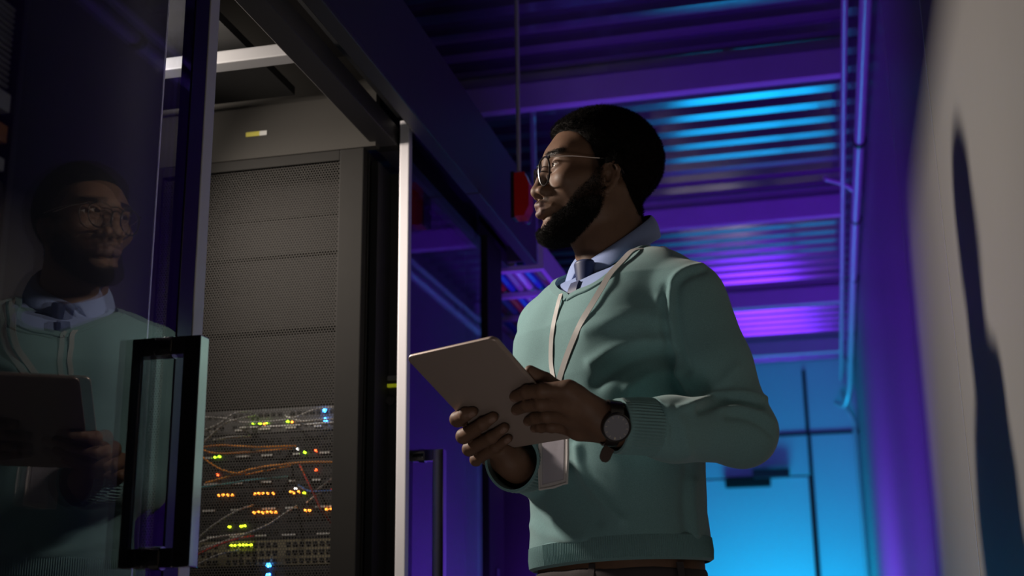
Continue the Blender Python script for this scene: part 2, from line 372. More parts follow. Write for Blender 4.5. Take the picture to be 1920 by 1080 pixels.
# ---- equipment behind the mesh
EY = RY+.075
dev = mat('device face', (.045, .045, .05), .5, .3); dev2 = mat('device face grey', (.16, .16, .165), .45, .3)
portm = mat('port hole', (.004, .004, .004), .8); khaki = mat('khaki patch panel', (.26, .23, .15), .5)
LED = {'g': mat('green led', (.1, .4, .02), emit=(.45, 1, .02), estr=7), 'o': mat('amber led', (.5, .2, .02), emit=(1, .28, .03), estr=6),
       'b': mat('blue led', (.02, .1, .6), emit=(.03, .25, 1), estr=22), 'r': mat('red led', (.5, .05, .02), emit=(1, .1, .02), estr=7),
       'y': mat('lime led', (.4, .5, .02), emit=(.75, 1, .02), estr=6), 'w': mat('white led', (.5, .5, .5), emit=(1, .95, .9), estr=3)}
def pz(y): return atY(510, y, EY)[2]
def zat(x, y): return atY(x, y, EY)
units = []          # (z0, z1, kind, label)
zt = PZ-.02
rows = [(1.90, 1.985, 'blank'), (1.80, 1.895, 'blank'), (1.715, 1.795, 'blank'), (1.60, 1.71, 'blank'), (1.50, 1.595, 'blank'), (1.415, 1.495, 'blank')]
ztop = pz(765)
for i in range(6):
    z1 = PZ-.005-(PZ-.005-ztop)*i/6; z0 = PZ-.005-(PZ-.005-ztop)*(i+1)/6+.003
    tt = MB().box((PX0-.01, EY+.01+(.014 if i in (2, 4) else 0), z0), (PX1+.01, EY+.04, z1), .001)
    tt.alone('blanking_panel', M['darkmetal'], ['topmost', 'second', 'third', 'fourth', 'fifth', 'lowest'][i]+' grey blanking panel behind the rack mesh counting down from its top', 'blanking panel', 'blanking panels in the perforated rack')
ys = [765, 812, 862, 912, 962, 1012, 1062, 1112]
names = ['grey switch with green lights', 'dark switch under the upper orange cables', 'dark unit behind the long orange cable', 'black switch with rows of amber lights',
         'black unit with small port rows', 'khaki patch panel with rows of holes', 'unit with lime lights and blue light near the bottom']
kinds = ['switch', 'switch', 'unit', 'switch', 'unit', 'patch', 'unit']
for i in range(7):
    z1, z0 = pz(ys[i]), pz(ys[i+1])+.002
    t = thing('network_switch' if kinds[i] != 'patch' else 'port_unit', names[i]+' behind the mesh', 'network equipment', ((PX0+PX1)/2, EY+.1, z0), 'equipment in the perforated rack')
    MB().box((PX0-.01, EY, z0), (PX1+.01, EY+.25, z1-.001), .0).build('chassis', khaki if kinds[i] == 'patch' else (dev2 if i == 0 else dev), t)
    mb = MB(); n = 0
    for row in range(2 if kinds[i] != 'patch' else 3):
        zz = z0+(z1-z0)*((row+.6)/(2.2 if kinds[i] != 'patch' else 3.2))
        for k in range(26):
            xx = PX0+.03+k*.0155
            if (k % 9) == 8: continue
            mb.box((xx-.0048, EY-.002, zz-.004), (xx+.0048, EY+.001, zz+.004)); n += 1
    mb.build('ports', portm, t)['kind'] = 'stuff'
    if kinds[i] != 'patch':
        for k in range(6):
            xx = PX0+.03+k*.066+random.random()*.02
            MB().box((xx, EY-.003, z0+.006), (xx+.015+random.random()*.025, EY, z0+.010)).build('label_strip', M['whiteplastic'], t)
# rail frames in the patch panel
leds = [('g', 474, 793), ('g', 487, 794), ('g', 500, 792), ('o', 496, 795), ('g', 539, 790), ('o', 547, 791), ('b', 610, 787), ('b', 608, 769), ('w', 558, 842), ('g', 571, 848), ('r', 592, 845),
        ('g', 403, 857), ('g', 411, 856), ('r', 592, 881), ('r', 408, 890), ('y', 570, 924),
        ('o', 478, 926), ('o', 485, 925), ('o', 493, 925), ('o', 502, 925), ('o', 512, 925), ('o', 545, 922), ('o', 551, 924), ('o', 560, 922), ('o', 410, 929), ('o', 418, 928), ('o', 427, 928), ('o', 435, 928),
        ('o', 476, 961), ('o', 484, 960), ('o', 492, 961), ('o', 500, 960), ('o', 508, 960), ('o', 516, 960), ('o', 572, 957), ('o', 580, 957), ('o', 612, 955), ('o', 620, 954), ('o', 634, 954),
        ('y', 433, 1023), ('y', 441, 1023), ('y', 449, 1022), ('y', 456, 1022), ('y', 463, 1022), ('y', 470, 1022), ('y', 430, 988), ('y', 452, 987), ('y', 458, 986), ('b', 503, 1060), ('b', 503, 1078), ('w', 554, 916)]
lab = {'g': 'green', 'o': 'amber', 'b': 'blue', 'r': 'red', 'w': 'white', 'y': 'lime'}
rows_ = {}
for c_, x, y in leds: rows_.setdefault((c_, round(y/30)), []).append((x, y))
# lights sit on the units, so they are parts of them
unit_objs = [o for o in COL.objects if o.get('group') == 'equipment in the perforated rack']
unit_objs.sort(key=lambda o: -o.location.z)
for c_, x, y in leds:
    i = max(k for k in range(7) if y >= ys[k]-.1 or k == 0)
    p = atY(x, y, EY-.004); u = unit_objs[i]
    z1, z0 = pz(ys[i]), pz(ys[i+1])
    r = .0042 if c_ == 'b' else .0024
    MB().cyl((p[0], EY-.006, p[2]), (p[0], EY+.002, p[2]), r, 10).build('indicator_light', LED[c_], u)
CM = {'grey': mat('grey cable', (.42, .41, .4), .45), 'orange': mat('orange cable', (.75, .28, .04), .45), 'red': mat('red cable', (.55, .05, .04), .45),
      'teal': mat('teal cable', (.08, .25, .28), .45), 'blue': mat('blue cable', (.04, .15, .5), .45), 'white': mat('white cable', (.75, .74, .72), .4), 'black': mat('black cable', (.02, .02, .02), .5), 'brown': mat('brown cable', (.2, .12, .08), .5)}
cables = [('grey', [(384, 806), (410, 795), (440, 775), (470, 772)], .0028), ('grey', [(378, 832), (420, 795), (445, 786), (480, 778)], .0028),
          ('grey', [(372, 782), (420, 784), (460, 792), (540, 786), (590, 768), (645, 762)], .0025), ('white', [(450, 802), (500, 800), (560, 797), (645, 790)], .0025),
          ('white', [(535, 780), (560, 789), (600, 787), (645, 785)], .0028), ('grey', [(400, 825), (430, 820), (470, 818)], .003),
          ('orange', [(378, 838), (420, 835), (480, 838), (555, 836)], .0026), ('orange', [(376, 842), (405, 850), (460, 848), (548, 841)], .0026),
          ('orange', [(372, 852), (410, 878), (445, 888), (460, 886)], .0028), ('orange', [(385, 906), (430, 893), (480, 878), (560, 868), (645, 866)], .0032), ('orange', [(460, 890), (510, 880), (545, 873)], .0025),
          ('teal', [(368, 915), (420, 908), (480, 899), (540, 894)], .003), ('red', [(562, 872), (575, 900), (590, 930), (605, 960), (625, 985)], .0028),
          ('blue', [(560, 910), (580, 921), (610, 921), (640, 919)], .0026), ('red', [(622, 918), (645, 914)], .004), ('grey', [(592, 920), (622, 898)], .0025),
          ('grey', [(368, 1012), (400, 985), (440, 960), (475, 946)], .0026), ('grey', [(370, 1030), (430, 1012), (500, 985), (530, 965), (556, 948)], .0028),
          ('white', [(366, 1020), (400, 1008), (440, 1003), (470, 1000)], .0026), ('grey', [(366, 1036), (395, 1025), (420, 1016), (450, 1010)], .0026),
          ('red', [(362, 1044), (400, 1026), (440, 1012), (475, 1005)], .003), ('grey', [(366, 1060), (410, 1040), (450, 1030)], .0025),
          ('grey', [(640, 957), (622, 985), (628, 1010), (622, 1040)], .0022), ('white', [(575, 942), (590, 930), (600, 925)], .002), ('red', [(630, 975), (632, 1000), (630, 1035)], .003)]
pos = ['topmost left', 'second from top on the left', 'long and wavy at the top', 'thin straight', 'short upper right', 'short horizontal upper left', 'upper of the paired', 'lower of the paired', 'short dipping left', 'long arching', 'short doubled under the arching one', 'dim', 'steep slanting', 'short curved', 'stubby right-hand', 'short slanting', 'slanting lower left', 'long slanting lower left', 'lower left bundled', 'lower left bundle underside', 'lower left', 'bottom left', 'looping right edge', 'short thin', 'vertical right edge']
for k, (c_, pp, r) in enumerate(cables):
    n = len(pp); P3 = []
    for i, (x, y) in enumerate(pp):
        yy = RY+.045-.012*math.sin(math.pi*i/(n-1))+(.002*(k % 4))
        if n > 1 and i in (0, n-1): yy = EY-.004 if (pp[i][0] > 385 and pp[i][0] < 635) else yy
        P3.append(atY(x, y, yy))
    MB().tube(catmull(P3, 8), r*.8, 7).alone('patch_cable', CM[c_], f'{pos[k]} {c_} patch cable behind the rack mesh', 'cable', 'patch cables in the perforated rack', True)

# ================================================================ far side: post, further racks, cable trays
t = thing('door_post', 'blue-lit upright post just past the far glass door', 'post', (GX, 3.4, 0))
MB().box((GX-.08, 3.3, 0), (GX+.0, 3.46, 2.04), .003).build('post', M['darkmetal'], t)
MB().box((GX-.0, 3.36, 1.1), (GX+.004, 3.39, 1.13)).build('latch_plate', M['blackmetal'], t)
blueled = mat('rack blue glow', (.02, .02, .3), emit=(.05, .03, 1), estr=.5)
for i in range(9):
    y0 = 3.64+i*.62
    t = thing('far_rack', 'tall dark rack with blue lights just past the door post' if i == 0 else ['second', 'third', 'fourth', 'fifth', 'sixth', 'seventh', 'eighth', 'last'][i-1]+' dark rack past the door post, in the row behind the man', 'server rack', (-1.2, y0+.3, 0), 'dark racks farther along the corridor')
    MB().box((-1.6, y0, 0), (-.93, y0+.60, 1.86), .004).build('cabinet', M['blackmetal'], t)
    for k in range(5):
        z = .9+k*.17
        MB().box((-.932, y0+.05, z), (-.915, y0+.55, z+.12), .003).build('server', M['darkmetal'], t)
        for j in range(2):
            a_ = y0+.1+.3*random.random()
            MB().box((-.916, a_, z+.02), (-.912, a_+.05, z+.05+.03*random.random())).build('indicator_light', blueled, t)
c = atY(993, 918, 3.6)
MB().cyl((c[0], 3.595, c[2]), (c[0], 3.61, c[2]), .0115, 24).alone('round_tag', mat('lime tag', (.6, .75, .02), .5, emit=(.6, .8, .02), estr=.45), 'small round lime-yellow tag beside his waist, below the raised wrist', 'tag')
MB().box((-.93, 3.61, 0), (c[0]+.012, 3.63, c[2]+.02), .002).alone('side_board', M['blackmetal'], 'low dark board carrying the round lime tag', 'panel')
# cable tray seen from below past the header
t = thing('cable_tray', 'overhead cable tray past the end of the header, left of his collar', 'cable tray', (-1.0, 4.4, 2.02))
MB().box((-1.25, 3.64, 2.03), (-1.22, 6.2, 2.11)).box((-.80, 3.64, 2.03), (-.785, 6.2, 2.11)).build('side_rail', M['beam'], t)
for k in range(9): MB().box((-1.22, 3.64+k*.3, 2.03), (-.80, 3.67+k*.3, 2.045)).build('rung', M['beam'], t)
cols = ['brown', 'red', 'grey', 'blue', 'brown', 'teal', 'red', 'blue', 'grey', 'white', 'blue', 'brown']
for k in range(12):
    x = -1.19+k*.033
    MB().tube([(x+.006*math.sin(k+j*1.7), 3.66+j*.32, 2.062+.004*math.cos(j*2+k)) for j in range(9)], .012, 8).alone('tray_cable', CM[cols[k]], f'{cols[k]} cable lying in the overhead tray, '+['left-most', 'second', 'third', 'fourth', 'fifth', 'sixth', 'seventh', 'eighth', 'ninth', 'tenth', 'eleventh', 'right-most'][k]+' from the left rail', 'cable', 'cables in the overhead tray', True)
pr = atY(1035, 500, 4.6)
MB().box((pr[0]-.03, 3.9, 2.16), (pr[0]+.03, 7.6, 2.22), .004).box((pr[0]-.008, 4.3, 2.22), (pr[0]+.008, 4.32, ZC)).box((pr[0]-.008, 6.8, 2.22), (pr[0]+.008, 6.82, ZC)).alone('light_rail', M['alu'], 'pale overhead rail running away beside his chin', 'rail')
# sliver of open patch rack left of the glass door
t = thing('open_patch_rack', 'open rack of bundled cables at the extreme left edge of the photo', 'server rack', (-.95, .9, 0))
yl = atX(17, 540, GX)[1]
MB().box((GX-.05, yl-.01, 0), (GX-.008, yl+.0, FZ0-.02), .001).build('rack_post', M['blackmetal'], t)
MB().box((GX-.25, .5, 0), (GX-.22, yl-.012, FZ0-.02)).build('back_panel', M['blackmetal'], t)
sc = [(0, 160, 'grey'), (178, 215, 'white'), (240, 275, 'orange'), (305, 330, 'white'), (350, 375, 'black'), (410, 425, 'red'), (435, 445, 'white'), (480, 492, 'red'), (505, 520, 'white'), (545, 560, 'red'), (600, 630, 'white'), (636, 650, 'red'), (665, 690, 'white'), (700, 718, 'red'), (725, 745, 'blue'), (765, 782, 'red'), (785, 800, 'white'), (915, 1080, 'teal')]
for a_, b_, c_ in sc:
    z1 = atX(8, a_, GX-.02)[2]; z0 = atX(8, b_, GX-.02)[2]
    if b_-a_ > 100:
        k = 0; z = z1
        while z > z0:
            MB().tube(catmull([(GX-.02, .8, z+.02), (GX-.015, (yl+.8)/2, z), (GX-.02, yl-.012, z-.004)], 4), .0028, 6).build('hose_rib', CM[c_], t, True); z -= .0075
    else: MB().box((GX-.05, .8, z0), (GX-.012, yl-.012, z1), .002).build('module', CM[c_], t)
# ================================================================ implicit modelling helpers
def unit(v): v = np.array(v, float); return v/np.linalg.norm(v)
def smin(a, b, k):
    h = np.clip(.5+.5*(b-a)/k, 0, 1); return b*(1-h)+a*h-k*h*(1-h)
def smax(a, b, k): return -smin(-a, -b, k)
def s_ell(p, c, r, R=None):
    q = p-np.array(c)
    if R is not None: q = q@np.array(R).T
    r = np.array(r, float); k0 = np.linalg.norm(q/r, axis=1); k1 = np.linalg.norm(q/(r*r), axis=1)+1e-9
    return k0*(k0-1)/k1
def s_cap(p, a, b, ra, rb=None):
    a = np.array(a, float); b = np.array(b, float); rb = ra if rb is None else rb
    ba = b-a; t = np.clip(((p-a)@ba)/max(ba@ba, 1e-12), 0, 1)
    return np.linalg.norm(p-a-t[:, None]*ba, axis=1)-(ra+(rb-ra)*t)
def s_chain(p, pts, rs, k=.004):
    d = None
    for i in range(len(pts)-1):
        e = s_cap(p, pts[i], pts[i+1], rs[i], rs[i+1]); d = e if d is None else smin(d, e, k)
    return d
def s_box(p, c, half, R=None, rad=0.):
    q = p-np.array(c)
    if R is not None: q = q@np.array(R).T
    q = np.abs(q)-np.array(half)+rad
    return np.linalg.norm(np.maximum(q, 0), axis=1)+np.minimum(q.max(axis=1), 0)-rad
def polygonise(f, lo, hi, h, margin=1.7, project=2):
    """surface of f = 0 as quads (naive surface nets on sparse blocks)"""
    lo = np.array(lo, float); hi = np.array(hi, float); B = 8
    nb = np.ceil((hi-lo)/(B*h)).astype(int)
    g = np.stack(np.meshgrid(*[np.arange(n) for n in nb], indexing='ij'), -1).reshape(-1, 3)
    d = np.abs(f(lo+(g+.5)*B*h)); g = g[d < B*h*.87*margin]
    r = np.arange(B+1); off = np.stack(np.meshgrid(r, r, r, indexing='ij'), -1).reshape(-1, 3)
    NX = nb*B+2
    vkeys = []; vpos = []; edges = []
    for c in range(0, len(g), 1500):
        gg = g[c:c+1500]; ijk = gg[:, None]*B+off[None]
        val = f((lo+ijk*h).reshape(-1, 3)).reshape(-1, B+1, B+1, B+1)
        s = val < 0
        cnt = np.zeros((len(gg), B, B, B), int); acc = np.zeros((len(gg), B, B, B, 3))
        for ax in range(3):
            for da in (0, 1):
                for db in (0, 1):
                    sl0 = [slice(None)]+[None]*3; sl1 = [slice(None)]+[None]*3; o = [0, 0, 0]
                    oth = [a for a in range(3) if a != ax]; o[oth[0]] = da; o[oth[1]] = db
                    for a in range(3):
                        sl0[a+1] = slice(o[a], o[a]+B)
                        sl1[a+1] = slice(o[a]+(1 if a == ax else 0), o[a]+(1 if a == ax else 0)+B)
                    v0 = val[tuple(sl0)]; v1 = val[tuple(sl1)]; m = (v0 < 0) != (v1 < 0)
                    t = np.where(m, v0/np.where(m, v0-v1, 1), 0)
                    cnt += m
                    for a in range(3): acc[..., a] += np.where(m, o[a]+(t if a == ax else 0), 0)
                    if da == 0 and db == 0:
                        w_ = np.argwhere(m); e_ = gg[w_[:, 0]]*B+w_[:, 1:]
                        edges.append((ax, e_, v0[m] < 0))
        w_ = np.argwhere(cnt > 0); idx = gg[w_[:, 0]]*B+w_[:, 1:]
        cm = cnt > 0
        vpos.append(lo+(idx+acc[cm]/cnt[cm][:, None])*h); vkeys.append(idx)
    K = lambda q: (q[:, 0].astype(np.int64)*NX[1]+q[:, 1])*NX[2]+q[:, 2]
    idx = np.concatenate(vkeys); pos = np.concatenate(vpos); key = K(idx); srt = np.argsort(key); ks = key[srt]
    quads = []
    for ax, e_, inside in edges:
        if not len(e_): continue
        a1, a2 = [(1, 2), (2, 0), (0, 1)][ax]; Q = []; ok = np.ones(len(e_), bool)
        for d1, d2 in ((0, 0), (-1, 0), (-1, -1), (0, -1)):
            q = e_.copy(); q[:, a1] += d1; q[:, a2] += d2; kk = K(q)
            j = np.clip(np.searchsorted(ks, kk), 0, len(ks)-1); ok &= ks[j] == kk; Q.append(srt[j])
        Q = np.stack(Q, 1); Q[~inside] = Q[~inside][:, ::-1]; quads.append(Q[ok])
    quads = np.concatenate(quads)
    for _ in range(project):
        v = f(pos); e = h*.25; G = np.stack([(f(pos+np.eye(3)[a]*e)-f(pos-np.eye(3)[a]*e))/(2*e) for a in range(3)], 1)
        st = v[:, None]*G/np.maximum((G*G).sum(1), .2)[:, None]; n_ = np.linalg.norm(st, axis=1, keepdims=True)
        pos = pos-st*np.minimum(1, .6*h/np.maximum(n_, 1e-12))
    return pos, quads
def normals_of(pos, quads):
    n = np.cross(pos[quads[:, 2]]-pos[quads[:, 0]], pos[quads[:, 3]]-pos[quads[:, 1]]); N = np.zeros_like(pos)
    for k in range(4): np.add.at(N, quads[:, k], n)
    return N/np.maximum(np.linalg.norm(N, axis=1, keepdims=True), 1e-12)
def mesh_obj(name, pos, faces, material, parent=None, origin=(0, 0, 0), attrs=None, smooth=True):
    me = bpy.data.meshes.new(name); pos = pos-np.array(origin)
    k = faces.shape[1]
    me.vertices.add(len(pos)); me.vertices.foreach_set('co', pos.astype(np.float32).ravel())
    me.loops.add(len(faces)*k); me.loops.foreach_set('vertex_index', faces.astype(np.int32).ravel())
    me.polygons.add(len(faces)); me.polygons.foreach_set('loop_start', np.arange(0, len(faces)*k, k, dtype=np.int32))
    me.polygons.foreach_set('use_smooth', [smooth]*len(faces))
    if attrs:
        for an, col in attrs.items():
            a = me.attributes.new(an, 'FLOAT_COLOR', 'POINT')
            c4 = np.ones((len(pos), 4), np.float32); c4[:, :3] = col; a.data.foreach_set('color', c4.ravel())
    me.update(); me.validate()
    o = bpy.data.objects.new(name, me); COL.objects.link(o); me.materials.append(material)
    if parent is not None: o.parent = parent
    return o
def local(f, c, r):
    """f evaluated only within r of c; farther off a plain distance stands in"""
    c = np.array(c)
    def g(p):
        dd = np.linalg.norm(p-c, axis=1); out = np.maximum(dd-r, 0)+.06; m = dd < r
        if m.any(): out[m] = f(p[m])
        return out
    return g
_g = np.random.RandomState(3).rand(32, 32, 32)
def noise3(p, s):
    q = p*s; i = np.floor(q).astype(int); f_ = q-i; f_ = f_*f_*(3-2*f_); o = 0
    for a in (0, 1):
        for b in (0, 1):
            for c in (0, 1):
                o = o+_g[(i[:, 0]+a) % 32, (i[:, 1]+b) % 32, (i[:, 2]+c) % 32]*(f_[:, 0] if a else 1-f_[:, 0])*(f_[:, 1] if b else 1-f_[:, 1])*(f_[:, 2] if c else 1-f_[:, 2])
    return o*2-1

# ================================================================ THE MAN
M0 = np.array([-.355, 2.117, 0]); R0 = np.linalg.norm(M0); eb = M0/R0; er = np.array([eb[1], -eb[0], 0]); ez = np.array([0, 0, 1.])
def V(x, y, b=0.):
    d = ray(x, y); t = ((M0+eb*b-CAM)*[1, 1, 0]@eb)/(d@eb); return CAM+d*t
A_ = math.radians(16); hf = -math.cos(A_)*er-math.sin(A_)*eb; hl = -math.cos(A_)*eb+math.sin(A_)*er
HO = V(1140, 335, -.075)-hl*.078            # centre of the head between the ears
Bt = math.radians(50); tf = -eb*math.cos(Bt)-er*math.sin(Bt); tl = er*math.cos(Bt)-eb*math.sin(Bt)
TO = M0+er*.018                            # axis of the torso
def head_local(p): q = p-HO; return np.stack([q@hf, q@hl, q[:, 2]], 1)
def torso_local(p): q = p-TO; return np.stack([q@tf, q@tl, q[:, 2]], 1)
def HW(x, y, z): return HO+hf*x+hl*y+ez*z
def TW(x, y, z): return TO+tf*x+tl*y+ez*z

def mir(p): q = p.copy(); q[:, 1] = np.abs(q[:, 1]); return q
def f_head(p):
    """p in head coordinates: x forward, y left, z up"""
    m = mir(p)
    d = s_ell(m, (-.018, 0, .063), (.095, .072, .086))
    d = smin(d, s_ell(m, (.028, 0, .045), (.064, .064, .072)), .02)
    d = smin(d, s_ell(m, (.030, 0, .000), (.060, .056, .080)), .02)
    d = smin(d, s_cap(m, (.070, 0, .060), (.058, .034, .060), .022, .018), .014)      # forehead and brow
    d = smin(d, s_cap(m, (.083, .008, .056), (.072, .040, .058), .0085, .007), .010)
    d = smin(d, s_ell(m, (.058, .043, .008), (.026, .021, .019)), .018)               # cheekbones
    d = smin(d, s_cap(m, (.040, .056, .012), (-.002, .068, .014), .008, .006), .016)
    d = smin(d, s_cap(m, (.006, .050, -.040), (.070, .016, -.070), .018, .017), .022)  # jaw
    d = smin(d, s_cap(m, (.000, .052, -.005), (.006, .050, -.040), .018, .018), .02)
    d = smin(d, s_ell(m, (.083, 0, -.074), (.018, .021, .015)), .014)                 # chin
    d = smin(d, s_ell(m, (.072, 0, -.030), (.032, .029, .030)), .014)                 # muzzle
    d = smin(d, s_cap(m, (.030, 0, -.060), (.074, 0, -.070), .026, .016), .02)
    # eye sockets, lids
    d = smax(d, -s_ell(m, (.093, .031, .036), (.015, .018, .0125)), .010)
    lid = s_ell(m, (.0735, .031, .0345), (.0142, .0150, .0140))
    gap = np.abs(m[:, 2]-.0345-.0012)-.0036*np.clip(1-((m[:, 1]-.031)/.0155)**2, 0, 1)
    lid = smax(lid, -np.maximum(gap, .078-m[:, 0]), .0015)
    d = smin(d, lid, .004)
    # nose
    n = s_cap(m, (.086, 0, .046), (.0985, 0, .018), .0075, .0078)
    n = smin(n, s_cap(m, (.0985, 0, .018), (.1065, 0, -.0025), .0078, .0118), .008)
    n = smin(n, s_ell(m, (.0970, .0150, -.0055), (.0135, .0088, .0098)), .006)
    n = smin(n, s_cap(m, (.110, 0, -.006), (.098, 0, -.013), .0055, .0055), .006)
    d = smin(d, n, .009)
    d = smax(d, -s_ell(m, (.1030, .0092, -.0150), (.0072, .0042, .0056)), .0025)
    # lips
    def arc(cx, cz, r0, wx, wz, r1):
        return s_chain(m, [(cx, 0, cz), (cx-.0035, .010, cz+wz*.3), (cx-wx, .0235, cz+wz)], [r0, r0*.85, r1], .003)
    d = smin(d, arc(.1045, -.0285, .0078, .018, -.0075, .0035), .0045)
    d = smin(d, arc(.1025, -.0450, .0080, .017, .0085, .0035), .0045)
    d = smax(d, -s_chain(m, [(.1145, 0, -.0370), (.109, .012, -.0368), (.0925, .026, -.0378)], [.0016, .0014, .0008], .002), .0022)
    d = smax(d, -s_cap(m, (.1165, 0, -.0195), (.1145, 0, -.0225), .0022), .004)        # philtrum
    d = smax(d, -s_cap(m, (.1140, 0, -.0580), (.106, .012, -.0580), .0042), .008)      # under the lip
    # ears
    c0 = np.array([-.008, .0715, .004])
    def E(x, y, z): return (x*.80+.003, .0735+y-.25*(x-.004)*1.0, z*1.02)
    e = s_ell(m, E(-.010, .0, .006), (.0135, .0050, .026))
    hel = [E(.006, .002, .006), E(.005, .003, .020), E(-.005, .006, .0305), E(-.017, .0085, .027), E(-.0235, .0095, .014), E(-.021, .008, .000), E(-.012, .005, -.013), E(-.002, .003, -.0215), E(.004, .001, -.021)]
    e = smin(e, s_chain(m, hel, [.0028, .0032, .0036, .0038, .0036, .0032, .0034, .0055, .004], .003), .003)
    e = smin(e, s_chain(m, [E(-.009, .006, .022), E(-.0155, .0065, .010), E(-.013, .006, -.002), E(-.004, .004, -.010)], [.0025, .0030, .0030, .0026], .002), .003)
    e = smax(e, -s_ell(m, E(-.002, .0075, .002), (.0060, .0075, .0095)), .002)
    e = smin(e, s_ell(m, E(.005, .0025, .001), (.0042, .0038, .0055)), .002)
    d = smin(d, e, .0045)
    return d
HK = .005
def f_neck(p):
    m = p
    d = s_chain(m, [(-.018, 0, -.010), (-.018, 0, -.060), (-.026, 0, -.110), (-.036, 0, -.165)], [.056, .0545, .056, .062], .03)
    s = mir(p)
    d = smin(d, s_cap(s, (-.024, .055, -.010), (.014, .018, -.135), .012, .011), .018)      # sternomastoid
    d = smin(d, s_ell(s, (.034, 0, -.094), (.010, .012, .013)), .012)                       # larynx
    return d
f_neckL = local(f_neck, (-.01, 0, -.09), .21)
# ---- limb joints (world), taken from where the photograph shows them
SHL = V(1288, 566, -.125); ELL = V(1395, 813, -.165); WRL = V(1150, 797, -.285)
SHR = V(1036, 616, .120); ELR = V(1040, 880, .105); WRR = V(966, 868, -.105)
# tablet pose from its four corners
TAB_W, TAB_H, TAB_T = .170, .240, .0075
TC = np.array([-.4795, 1.8533, 1.3045]); TX = unit([.9185, -.3939, .0337]); TN = unit([-.169, -.468, -.867]); TY = unit(np.cross(TN, TX)); TN = np.cross(TX, TY)
def T(x, y, off):                           # point seen at (x, y), `off` metres out from the tablet's back
    d = ray(x, y); c = TC+TN*(TAB_T/2+off); return CAM+d*(((c-CAM)@TN)/(d@TN))
def down(p, s): return np.array(p)-TN*s     # deeper, towards the screen side
# near (left) hand: knuckles MCP, PIP, DIP, tip
LF = [[T(1066, 731, .010), T(1018, 732, .0150), T(988, 735, .0115), T(965, 744, .0072)],
      [T(1062, 754, .017), T(1016, 757, .0190), T(989, 760, .0130), T(968, 769, .0070)],
      [T(1062, 778, .017), T(1026, 780, .0190), T(1005, 783, .0125), T(990, 790, .0068)],
      [T(1066, 800, .012), T(1034, 800, .0150), T(1015, 801, .0105), T(1002, 803, .0064)]]
LR = [[.0125, .0112, .0100, .0082], [.0125, .0110, .0098, .0082], [.0118, .0102, .0092, .0076], [.0105, .0092, .0082, .0068]]
LT = [V(1122, 785, -.295), T(1062, 744, -.008), T(1022, 713, -.0170), T(994, 696, -.0165)]
LTR = [.017, .0145, .0120, .0090]
# far (right) hand
RF = [[down(T(872, 806, .004), .022), T(858, 786, .0060), T(873, 777, .0095), T(887, 772, .0072)],
      [down(T(882, 832, .006), .026), T(869, 818, .0110), T(905, 795, .0125), T(925, 782, .0072)],
      [down(T(892, 856, .006), .026), T(880, 842, .0120), T(922, 820, .0125), T(946, 802, .0070)],
      [down(T(908, 872, .004), .022), T(893, 862, .0095), T(930, 838, .0105), T(953, 822, .0064)]]
RR = [[.0118, .0118, .0104, .0078], [.0118, .0116, .0100, .0080], [.0114, .0110, .0096, .0076], [.0104, .0100, .0086, .0068]]
RT = [V(955, 865, -.115), down(T(915, 830, 0), .026), down(T(900, 800, 0), .0195), down(T(905, 775, 0), .0185)]
RTR = [.017, .013, .0105, .0085]
def f_hand(p, FG, FR, TH, TR, W, E):
    d = None
    ax = unit(E-W)
    palm = None
    for i in range(4):
        q = s_cap(p, FG[i][0], W+(FG[i][0]-FG[1][0])*.35, FR[i][0]*1.12, .0185)
        palm = q if palm is None else smin(palm, q, .014)
    for i in range(3):
        palm = smin(palm, s_cap(p, FG[i][0]*.85+W*.15, FG[i+1][0]*.85+W*.15, .0125, .0125), .012)
    palm = smin(palm, s_cap(p, FG[3][0]*.75+W*.25-ez*.006, FG[3][0]*.25+W*.75-ez*.003, .0145, .0165), .014)
    palm = smin(palm, s_cap(p, W, W+ax*.06, .0235, .0275), .02)
    palm = smin(palm, s_chain(p, TH[:2], TR[:2], .006), .016)
    for i in range(4):
        f_ = s_chain(p, FG[i], FR[i], .0022)
        for j in (1, 2): f_ = smin(f_, np.linalg.norm(p-FG[i][j], axis=1)-FR[i][j]*1.06, .002)
        d = f_ if d is None else np.minimum(d, f_)
        palm = smin(palm, s_cap(p, FG[i][0], FG[i][0]*.6+FG[i][1]*.4, FR[i][0], FR[i][0]*.9), .007)
    t_ = s_chain(p, TH[1:], TR[1:], .003)
    d = np.minimum(d, t_)
    d = smin(d, palm, .005)
    d = smax(d, -s_box(p, TC, (TAB_W/2, TAB_H/2, TAB_T/2), R=np.stack([TX, TY, TN])), .0006)
    return d
def f_lhand(p): return f_hand(p, LF, LR, LT, LTR, WRL, ELL)
def f_rhand(p): return f_hand(p, RF, RR, RT, RTR, WRR, ELR)
f_lhandL = local(f_lhand, (LF[1][0]+LF[1][3]+WRL)/3, .20)
f_rhandL = local(f_rhand, (RF[1][0]+RF[1][3]+WRR)/3, .20)
